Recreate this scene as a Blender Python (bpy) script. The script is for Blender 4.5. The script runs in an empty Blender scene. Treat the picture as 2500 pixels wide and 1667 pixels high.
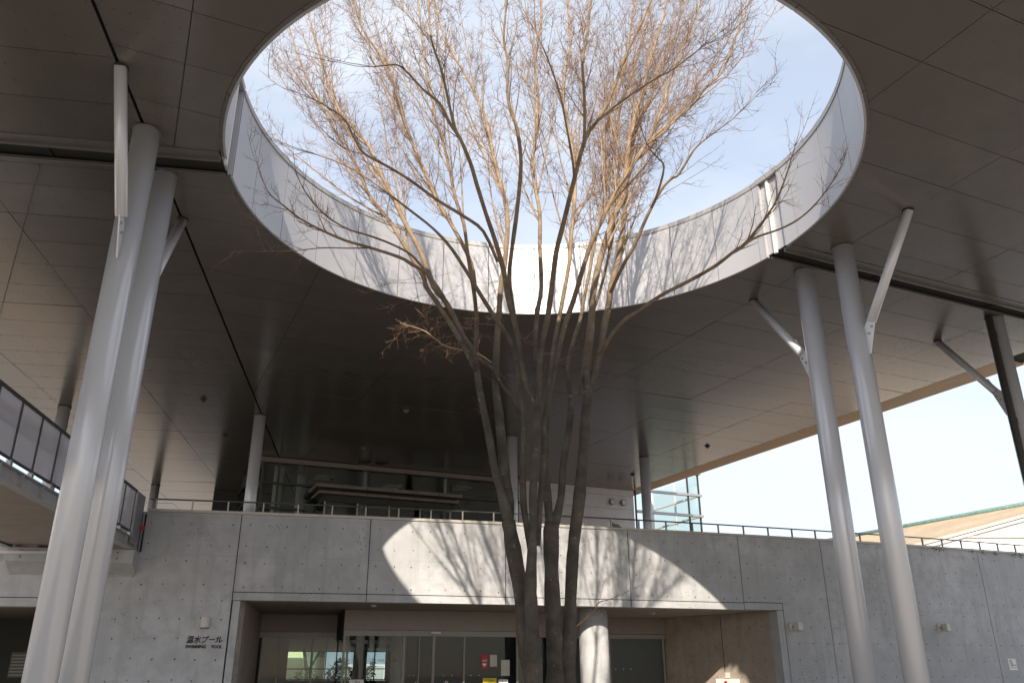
import bpy, bmesh, math, random
import numpy as np
from mathutils import Vector, Matrix
from mathutils.geometry import delaunay_2d_cdt
R_ = math.radians
scene = bpy.context.scene
COL = scene.collection
random.seed(7)

# ------------------------------------------------------------------ camera
EYE = 1.6
F_PX, PITCH, ROLL = 2019.07, 0.3807816, -0.0023555
cam_d = bpy.data.cameras.new('camera'); cam = bpy.data.objects.new('camera', cam_d); COL.objects.link(cam)
cam_d.sensor_width = 36.0; cam_d.lens = F_PX / 2500 * 36.0; cam_d.clip_start = 0.05; cam_d.clip_end = 2000
ct, st, cr, sr = math.cos(PITCH), math.sin(PITCH), math.cos(ROLL), math.sin(ROLL)
ax = Vector((cr, -st*sr, ct*sr)); ay = Vector((-sr, -st*cr, ct*cr)); az = Vector((0, -ct, -st))
M = Matrix.Identity(4)
for i in range(3):
    M[i][0], M[i][1], M[i][2] = ax[i], ay[i], az[i]
M[2][3] = EYE
cam.matrix_world = M
scene.camera = cam

# ------------------------------------------------------------------ sky, sun, exposure
SUN_AZ, SUN_EL = R_(6.57), R_(31.3)          # light travels towards +y, slightly +x
world = bpy.data.worlds.new('World'); scene.world = world; world.use_nodes = True
wn, wl = world.node_tree.nodes, world.node_tree.links
wn.clear()
sky = wn.new('ShaderNodeTexSky'); sky.sky_type = 'NISHITA'; sky.sun_disc = False
sky.sun_elevation = SUN_EL; sky.sun_rotation = math.pi + SUN_AZ
sky.air_density = 1.0; sky.dust_density = 1.2; sky.ozone_density = 1.2; sky.altitude = 50
tc = wn.new('ShaderNodeTexCoord'); mp = wn.new('ShaderNodeMapping'); mp.inputs['Scale'].default_value = (1.0, 1.0, 2.6)
nz = wn.new('ShaderNodeTexNoise'); nz.inputs['Scale'].default_value = 1.7; nz.inputs['Detail'].default_value = 5; nz.inputs['Roughness'].default_value = .55
rp = wn.new('ShaderNodeValToRGB'); rp.color_ramp.elements[0].position = .40; rp.color_ramp.elements[1].position = .64
rp.color_ramp.elements[0].color = (.52, .52, .52, 1); rp.color_ramp.elements[1].color = (.97, .97, .97, 1)
mx = wn.new('ShaderNodeMix'); mx.data_type = 'RGBA'; mx.inputs[7].default_value = (3.9, 4.15, 4.55, 1)
bg = wn.new('ShaderNodeBackground'); bg.inputs['Strength'].default_value = .1
wo = wn.new('ShaderNodeOutputWorld')
wl.new(tc.outputs['Generated'], mp.inputs['Vector']); wl.new(mp.outputs['Vector'], nz.inputs['Vector'])
wl.new(nz.outputs['Fac'], rp.inputs['Fac']); wl.new(rp.outputs['Color'], mx.inputs[0])
wl.new(sky.outputs['Color'], mx.inputs[6]); wl.new(mx.outputs[2], bg.inputs['Color']); wl.new(bg.outputs[0], wo.inputs[0])
sd = bpy.data.lights.new('sun', 'SUN'); sd.energy = 2.85; sd.angle = R_(.53); sd.color = (1.0, .89, .74)
sun = bpy.data.objects.new('sun', sd); COL.objects.link(sun)
tr = Vector((math.sin(SUN_AZ)*math.cos(SUN_EL), math.cos(SUN_AZ)*math.cos(SUN_EL), -math.sin(SUN_EL)))
sun.rotation_euler = tr.to_track_quat('-Z', 'Y').to_euler(); sun.location = (0, -20, 30)
vs = scene.view_settings; vs.view_transform = 'Standard'; vs.look = 'None'; vs.gamma = 1.0; vs.exposure = 1.32; vs.use_curve_mapping = False
cy = scene.cycles
cy.use_denoising = True; cy.max_bounces = 8; cy.diffuse_bounces = 5; cy.glossy_bounces = 4; cy.transparent_max_bounces = 16; cy.transmission_bounces = 6
cy.sample_clamp_indirect = 6; cy.caustics_reflective = False; cy.caustics_refractive = False

# ------------------------------------------------------------------ helpers
def tag(o, label=None, cat=None, group=None, kind=None):
    if label: o['label'] = label
    if cat: o['category'] = cat
    if group: o['group'] = group
    if kind: o['kind'] = kind
    return o
def empty(name, loc=(0, 0, 0), **k):
    o = bpy.data.objects.new(name, None); COL.objects.link(o); o.location = loc; o.empty_display_size = .2
    return tag(o, **k)
def link(name, me, mat, parent=None, **k):
    if mat and not me.materials: me.materials.append(mat)
    o = bpy.data.objects.new(name, me); COL.objects.link(o)
    if parent:
        o.parent = parent; o.matrix_parent_inverse = Matrix.Translation(-parent_loc(parent))
    return tag(o, **k)
def parent_loc(p):
    return p.location.copy()          # things stand at their base; parts keep world coordinates
class MB:
    """collects faces; build() links them as one mesh object (world coordinates)"""
    def __init__(s): s.v, s.f, s.sm = [], [], []
    def add(s, vs, fs, smooth=False):
        b = len(s.v); s.v += [tuple(p) for p in vs]; s.f += [tuple(b+i for i in f) for f in fs]; s.sm += [smooth]*len(fs); return s
    def hexa(s, b, t):
        """b,t: four bottom and four top points, same order (counter-clockwise from above)"""
        return s.add(list(b)+list(t), [(3,2,1,0),(4,5,6,7),(0,1,5,4),(1,2,6,5),(2,3,7,6),(3,0,4,7)])
    def box(s, x0, x1, y0, y1, z0, z1):
        q = [(x0,y0),(x1,y0),(x1,y1),(x0,y1)]
        return s.hexa([(a,b,z0) for a,b in q], [(a,b,z1) for a,b in q])
    def bar(s, p, q, w, z0, z1, off=0.):
        """upright slab from p to q in plan, w wide (centred, shifted by off to the left of p->q)"""
        p, q = Vector(p[:2]), Vector(q[:2]); d = (q-p).normalized(); n = Vector((-d.y, d.x))
        a, b = n*(off-w/2), n*(off+w/2)
        c = [p+a, q+a, q+b, p+b]
        return s.hexa([(k.x,k.y,z0) for k in c], [(k.x,k.y,z1) for k in c])
    def prism(s, poly, z0, z1):
        n = len(poly); vs = [(x,y,z0) for x,y in poly]+[(x,y,z1) for x,y in poly]
        return s.add(vs, [tuple(range(n))[::-1], tuple(range(n,2*n))]+[(i,(i+1)%n,n+(i+1)%n,n+i) for i in range(n)])
    def tube(s, pts, rad, n=12, caps=True, smooth=True):
        pts = [Vector(p) for p in pts]; rad = rad if isinstance(rad,(list,tuple)) else [rad]*len(pts)
        prev = None; rings = []
        for i,p in enumerate(pts):
            d = (pts[min(i+1,len(pts)-1)]-pts[max(i-1,0)]).normalized()
            if prev is None:
                u = d.orthogonal().normalized()
            else:
                u = (prev - d*prev.dot(d)).normalized()
            prev = u; w = d.cross(u)
            rings.append([p+(u*math.cos(a)+w*math.sin(a))*rad[i] for a in [2*math.pi*k/n for k in range(n)]])
        b = len(s.v)
        for r in rings: s.v += [tuple(q) for q in r]
        for i in range(len(pts)-1):
            for k in range(n):
                s.f.append((b+i*n+k, b+i*n+(k+1)%n, b+(i+1)*n+(k+1)%n, b+(i+1)*n+k)); s.sm.append(smooth)
        if caps:
            s.f.append(tuple(b+k for k in range(n))[::-1]); s.sm.append(False)
            s.f.append(tuple(b+(len(pts)-1)*n+k for k in range(n))); s.sm.append(False)
        return s
    def disc(s, c, nrm, r, n=10, t=.004):
        nrm = Vector(nrm).normalized(); c = Vector(c); u = nrm.orthogonal().normalized(); w = nrm.cross(u)
        a = [c+(u*math.cos(2*math.pi*k/n)+w*math.sin(2*math.pi*k/n))*r for k in range(n)]; b = [p+nrm*t for p in a]
        return s.add(a+b, [tuple(range(n,2*n))]+[(i,(i+1)%n,n+(i+1)%n,n+i) for i in range(n)])
    def mesh(s, name):
        me = bpy.data.meshes.new(name); me.from_pydata(s.v, [], s.f); me.polygons.foreach_set('use_smooth', s.sm); me.update(); return me
    def build(s, name, mat, parent=None, **k):
        return link(name, s.mesh(name), mat, parent, **k)

# ------------------------------------------------------------------ materials
def new_mat(name):
    m = bpy.data.materials.new(name); m.use_nodes = True; nt = m.node_tree; nt.nodes.clear()
    o = nt.nodes.new('ShaderNodeOutputMaterial'); return m, nt, o
class NT:
    def __init__(s, nt): s.nt = nt
    def n(s, t, **k):
        nd = s.nt.nodes.new(t)
        for a,b in k.items():
            if a.startswith('i_'):
                key = a[2:]
                key = int(key) if key.isdigit() else key.replace('_',' ')
                nd.inputs[key].default_value = b
            else: setattr(nd, a, b)
        return nd
    def l(s, a, b): s.nt.links.new(a, b)
    def noise(s, vec, scale, detail=4, rough=.55, dist=0.):
        nd = s.n('ShaderNodeTexNoise'); nd.inputs['Scale'].default_value = scale; nd.inputs['Detail'].default_value = detail
        nd.inputs['Roughness'].default_value = rough; nd.inputs['Distortion'].default_value = dist
        if vec is not None: s.l(vec, nd.inputs['Vector'])
        return nd.outputs['Fac']
    def ramp(s, fac, stops):
        nd = s.n('ShaderNodeValToRGB'); e = nd.color_ramp.elements
        while len(e) < len(stops): e.new(.5)
        for k,(p,c) in enumerate(stops):
            e[k].position = p; e[k].color = (*c,1) if isinstance(c,tuple) else (c,c,c,1)
        s.l(fac, nd.inputs['Fac']); return nd.outputs['Color']
    def mix(s, fac, a, b, mode='MIX'):
        nd = s.n('ShaderNodeMix', data_type='RGBA', blend_type=mode)
        for v,i in ((fac,0),(a,6),(b,7)):
            if hasattr(v,'links') or isinstance(v, bpy.types.NodeSocket): s.l(v, nd.inputs[i])
            else: nd.inputs[i].default_value = v if i == 0 else (*v,1)
        return nd.outputs[2]
    def math(s, op, a, b=0.):
        nd = s.n('ShaderNodeMath', operation=op)
        for v,i in ((a,0),(b,1)):
            if isinstance(v, bpy.types.NodeSocket): s.l(v, nd.inputs[i])
            else: nd.inputs[i].default_value = v
        return nd.outputs[0]
    def scaled(s, vec, sc):
        nd = s.n('ShaderNodeMapping'); nd.inputs['Scale'].default_value = sc; s.l(vec, nd.inputs['Vector']); return nd.outputs[0]
    def bump(s, h, strength, dist=.01):
        nd = s.n('ShaderNodeBump'); nd.inputs['Strength'].default_value = strength; nd.inputs['Distance'].default_value = dist
        s.l(h, nd.inputs['Height']); return nd.outputs[0]
    def pos(s): return s.n('ShaderNodeNewGeometry').outputs['Position']

def simple(name, col, rough=.5, metal=0., spec=.5, var=.06, scale=6., bump=0., bscale=40.):
    """plain painted or metal surface with a little unevenness"""
    m, nt, o = new_mat(name); g = NT(nt); p = g.pos()
    b = g.n('ShaderNodeBsdfPrincipled'); b.inputs['Metallic'].default_value = metal; b.inputs['Specular IOR Level'].default_value = spec
    f = g.noise(p, scale, 4)
    lo = tuple(c*(1-var) for c in col); hi = tuple(min(1,c*(1+var)) for c in col)
    g.l(g.ramp(f, [(.3,lo),(.7,hi)]), b.inputs['Base Color'])
    b.inputs['Roughness'].default_value = rough
    if bump: g.l(g.bump(g.noise(p, bscale, 3), bump), b.inputs['Normal'])
    g.l(b.outputs[0], o.inputs[0]); return m
def concrete(name, base=(.52,.526,.545), dark=.72, pits=True):
    m, nt, o = new_mat(name); g = NT(nt); p = g.pos()
    b = g.n('ShaderNodeBsdfPrincipled'); b.inputs['Specular IOR Level'].default_value = .35
    big = g.noise(p, .55, 5, .6); mid = g.noise(p, 3.2, 6, .62, .3); fine = g.noise(p, 38., 5, .6)
    streak = g.noise(g.scaled(p, (2.6,2.6,.22)), 2.2, 5, .6)
    c = g.ramp(mid, [(.28,tuple(x*.72 for x in base)),(.5,base),(.74,tuple(min(1,x*1.17) for x in base))])
    c = g.mix(g.ramp(big, [(.36,.85),(.66,0.)]), c, tuple(x*.74 for x in base), 'MIX')
    c = g.mix(g.math('MULTIPLY', g.ramp(streak, [(.52,0.),(.70,1.)]), .5), c, tuple(x*.62 for x in base))
    # pale bloom and darker damp blotches
    blot = g.ramp(g.noise(p, 1.35, 3, .5, 1.1), [(.57,0.),(.63,1.)])
    c = g.mix(g.math('MULTIPLY', blot, .30), c, tuple(x*.66 for x in base))
    c = g.mix(g.math('MULTIPLY', g.ramp(fine, [(.42,0.),(.62,1.)]), .16), c, tuple(x*.7 for x in base))
    # horizontal formwork board lines every 0.78 m
    sep = g.n('ShaderNodeSeparateXYZ'); g.l(p, sep.inputs[0])
    fr = g.math('FRACT', g.math('DIVIDE', g.math('ADD', sep.outputs[2], .48), .78))
    line = g.math('MULTIPLY', g.math('LESS_THAN', g.math('ABSOLUTE', g.math('SUBTRACT', fr, .5)), .0065), g.ramp(g.noise(p, 1.9, 3), [(.42,0.),(.6,1.)]))
    c = g.mix(g.math('MULTIPLY', line, .42), c, tuple(x*.45 for x in base))
    hgt = fine
    if pits:
        vo = g.n('ShaderNodeTexVoronoi', feature='F1'); vo.inputs['Scale'].default_value = 19.; g.l(g.scaled(p,(1.,1.,1.2)), vo.inputs['Vector'])
        hole = g.ramp(vo.outputs['Distance'], [(.20,1.),(.32,0.)])
        zone = g.ramp(g.noise(p, 1.05, 3, .55), [(.60,0.),(.66,1.)])
        ph = g.math('MULTIPLY', hole, zone)
        c = g.mix(g.math('MULTIPLY', ph, .8), c, tuple(x*.28 for x in base))
        hgt = g.math('SUBTRACT', fine, g.math('MULTIPLY', ph, 1.5))
    g.l(c, b.inputs['Base Color']); g.l(g.ramp(mid, [(.3,.62),(.7,.85)]), b.inputs['Roughness'])
    g.l(g.bump(hgt, .35, .006), b.inputs['Normal'])
    g.l(b.outputs[0], o.inputs[0]); return m
def glass(name, tint=(1,1,1), haze=0., haze_col=(.8,.8,.82), rough=.0, ior=1.5, refl=1.):
    m, nt, o = new_mat(name); g = NT(nt)
    t = g.n('ShaderNodeBsdfTransparent'); t.inputs[0].default_value = (*tint,1)
    gl = g.n('ShaderNodeBsdfGlossy'); gl.inputs['Roughness'].default_value = rough
    fr = g.n('ShaderNodeFresnel'); ge = g.n('ShaderNodeNewGeometry')
    g.l(g.math('ADD', g.math('MULTIPLY', ge.outputs['Backfacing'], 1/ior-ior), ior), fr.inputs[0])   # same reflectance from both sides of the sheet
    f = g.math('MULTIPLY', fr.outputs[0], refl)
    base = t.outputs[0]
    if haze:
        d = g.n('ShaderNodeBsdfDiffuse'); d.inputs[0].default_value = (*haze_col,1)
        tl = g.n('ShaderNodeBsdfTranslucent'); tl.inputs[0].default_value = (*haze_col,1)
        dd = g.n('ShaderNodeMixShader'); dd.inputs[0].default_value = .5; g.l(d.outputs[0], dd.inputs[1]); g.l(tl.outputs[0], dd.inputs[2])
        mh = g.n('ShaderNodeMixShader'); g.l(t.outputs[0], mh.inputs[1]); g.l(dd.outputs[0], mh.inputs[2])
        mh.inputs[0].default_value = haze; base = mh.outputs[0]
    ms = g.n('ShaderNodeMixShader'); g.l(f, ms.inputs[0]); g.l(base, ms.inputs[1]); g.l(gl.outputs[0], ms.inputs[2])
    g.l(ms.outputs[0], o.inputs[0]); return m
def ceiling_mat():
    m, nt, o = new_mat('ceiling_metal'); g = NT(nt); p = g.pos()
    b = g.n('ShaderNodeBsdfPrincipled')
    oi = g.n('ShaderNodeObjectInfo')
    base = g.ramp(g.noise(p, 2.2, 5, .6), [(.3,(.165,.146,.131)),(.7,(.188,.168,.151))])
    c = g.mix(g.math('MULTIPLY', g.ramp(g.noise(p, .35, 3), [(.4,0.),(.65,1.)]), .22), base, (.142,.126,.114))
    vr = g.n('ShaderNodeHueSaturation'); g.l(c, vr.inputs['Color']); g.l(g.math('ADD', g.math('MULTIPLY', oi.outputs['Random'], .10), .95), vr.inputs['Value'])
    g.l(vr.outputs[0], b.inputs['Base Color'])
    b.inputs['Metallic'].default_value = .4; b.inputs['Specular IOR Level'].default_value = .7
    b.inputs['Roughness'].default_value = .2
    # shallow oil-canning of the sheets
    h = g.noise(p, 1.1, 1, .4)
    g.l(g.bump(h, .10, .02), b.inputs['Normal'])
    g.l(b.outputs[0], o.inputs[0]); return m
def bark_mat():
    m, nt, o = new_mat('zelkova_bark'); g = NT(nt); p = g.pos()
    b = g.n('ShaderNodeBsdfPrincipled'); b.inputs['Specular IOR Level'].default_value = .25; b.inputs['Roughness'].default_value = .8
    n1 = g.noise(p, 5., 6, .62, .2); bands = g.noise(g.scaled(p,(7.,7.,55.)), 1., 4, .6)
    c = g.ramp(n1, [(.25,(.034,.03,.026)),(.5,(.068,.06,.051)),(.75,(.12,.108,.094))])
    c = g.mix(g.math('MULTIPLY', g.ramp(bands, [(.56,0.),(.66,1.)]), .55), c, (.06,.05,.042))
    lich = g.math('MULTIPLY', g.ramp(g.noise(p, 9., 5, .6), [(.63,0.),(.70,1.)]), .5)
    c = g.mix(lich, c, (.28,.28,.255))
    moss = g.math('MULTIPLY', g.ramp(g.noise(p, 1.8, 4), [(.55,0.),(.75,1.)]), .3)
    c = g.mix(moss, c, (.11,.115,.06))
    # upper stems turn tan: young bark, plus sunlit tone put into the colour
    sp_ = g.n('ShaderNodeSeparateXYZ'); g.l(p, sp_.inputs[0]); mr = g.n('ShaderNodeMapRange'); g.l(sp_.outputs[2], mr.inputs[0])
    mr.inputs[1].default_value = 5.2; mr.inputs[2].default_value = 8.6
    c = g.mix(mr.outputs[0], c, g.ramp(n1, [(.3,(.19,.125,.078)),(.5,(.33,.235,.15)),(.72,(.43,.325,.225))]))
    g.l(c, b.inputs['Base Color']); g.l(g.bump(g.math('ADD', g.math('MULTIPLY', bands, .7), n1), .8, .012), b.inputs['Normal'])
    g.l(b.outputs[0], o.inputs[0]); return m
def twig_mat():
    m, nt, o = new_mat('zelkova_twig'); g = NT(nt); p = g.pos()
    b = g.n('ShaderNodeBsdfPrincipled'); b.inputs['Roughness'].default_value = .7; b.inputs['Specular IOR Level'].default_value = .25
    g.l(g.ramp(g.noise(p, 2.6, 5, .65), [(.3,(.12,.085,.068)),(.5,(.24,.14,.092)),(.72,(.37,.255,.17))]), b.inputs['Base Color'])
    g.l(b.outputs[0], o.inputs[0]); return m
def bark_upper():
    m, nt, o = new_mat('zelkova_branch'); g = NT(nt); p = g.pos()
    b = g.n('ShaderNodeBsdfPrincipled'); b.inputs['Roughness'].default_value = .75; b.inputs['Specular IOR Level'].default_value = .3
    g.l(g.ramp(g.noise(p, 6., 5), [(.3,(.19,.125,.078)),(.5,(.31,.22,.142)),(.72,(.41,.31,.215))]), b.inputs['Base Color'])
    g.l(g.bump(g.noise(g.scaled(p,(8.,8.,40.)), 1., 3), .5, .008), b.inputs['Normal'])
    g.l(b.outputs[0], o.inputs[0]); return m

MAT = dict(
    wall=concrete('wall_concrete'), wall2=concrete('recess_concrete', (.42,.355,.30)), plug=simple('tie_hole_mortar', (.12,.12,.125), .9, var=.25, scale=20),
    joint=simple('joint_sealant', (.035,.034,.033), .9), coping=simple('coping_metal', (.47,.44,.40), .5, .1, var=.08),
    ceil=ceiling_mat(), dark=simple('dark_void', (.02,.019,.018), .8), roof=simple('roof_deck_metal', (.3,.3,.3), .6),
    fascia=simple('fascia_panel_white', (.46,.46,.485), .4, .25, .45, var=.03, scale=1.5), fascia_cap=simple('fascia_cap', (.42,.41,.40), .45, .4),
    trim=simple('opening_trim', (.15,.14,.135), .35, .2), eave=simple('eave_panel', (.64,.44,.28), .65, 0., .2, var=.05, scale=2.),  # eave tan carries the warm ground bounce in its colour
    column=simple('column_paint', (.60,.62,.675), .25, .15, .6, var=.012, scale=.5),
    steel=simple('galvanised_steel', (.42,.42,.43), .4, .6), bolt=simple('bolt_steel', (.33,.32,.31), .4, .8), pipe=simple('downpipe_dark', (.085,.083,.085), .4, .2),
    frame=simple('window_frame_dark', (.05,.052,.05), .4, .3), rail=simple('rail_steel', (.11,.108,.105), .4, .6), post=simple('rail_post', (.40,.38,.36), .4, .5),
    glass=glass('window_glass', (.80,.86,.83)), glass_dark=glass('tinted_glass', (.80,.84,.82), refl=.45), balus=glass('balustrade_glass', (.88,.88,.9), .42, (.86,.84,.9)),
    frost=glass('frosted_glass', (.2,.22,.18), .75, (.07,.075,.055), .3), clear=glass('clear_glass', (.93,.97,.95)),
    door=simple('door_frame_bronze', (.20,.175,.155), .42, .4), header=simple('header_panel', (.25,.205,.175), .5, .1), soffit=simple('soffit_panel', (.38,.31,.25), .6),
    beam=simple('bridge_steel_paint', (.40,.40,.41), .42, .1, var=.1), deckm=simple('bridge_deck_edge', (.17,.165,.16), .6), plank=simple('bridge_soffit_board', (.33,.275,.235), .5, .05, var=.1, scale=3.),
    white=simple('white_cladding', (.68,.66,.67), .5, var=.05), white2=simple('white_paint', (.8,.8,.78), .55), lampm=simple('lamp_housing', (.62,.59,.54), .5, var=.1, scale=14),
    black=simple('sign_black', (.015,.015,.015), .5), red=simple('sign_red', (.50,.01,.02), .5), yellow=simple('sign_yellow', (.75,.58,.02), .5), green=simple('sign_green', (.02,.16,.06), .5), paper=simple('paper', (.6,.56,.48), .8, var=.08), orange=simple('sign_orange', (.55,.2,.05), .5),
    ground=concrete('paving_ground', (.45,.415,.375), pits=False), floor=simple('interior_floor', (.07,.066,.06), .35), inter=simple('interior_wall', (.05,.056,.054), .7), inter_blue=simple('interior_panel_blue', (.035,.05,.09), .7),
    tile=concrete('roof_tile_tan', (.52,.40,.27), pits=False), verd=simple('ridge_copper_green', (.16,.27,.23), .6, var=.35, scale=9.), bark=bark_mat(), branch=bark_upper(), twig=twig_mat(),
    leaf=simple('hedge_leaf', (.055,.10,.03), .6, var=.4, scale=12.), leaf_y=simple('hedge_leaf_gold', (.30,.24,.04), .6, var=.3, scale=9.), pale_green=simple('facade_pale_green', (.52,.60,.38), .8), facade=simple('facade_grey', (.34,.38,.42), .8), bluegrey=simple('facade_blue', (.17,.24,.33), .8),
    soil=simple('planter_soil', (.06,.045,.03), .9), vent=simple('vent_grille', (.20,.20,.20), .5, .4))

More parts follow.
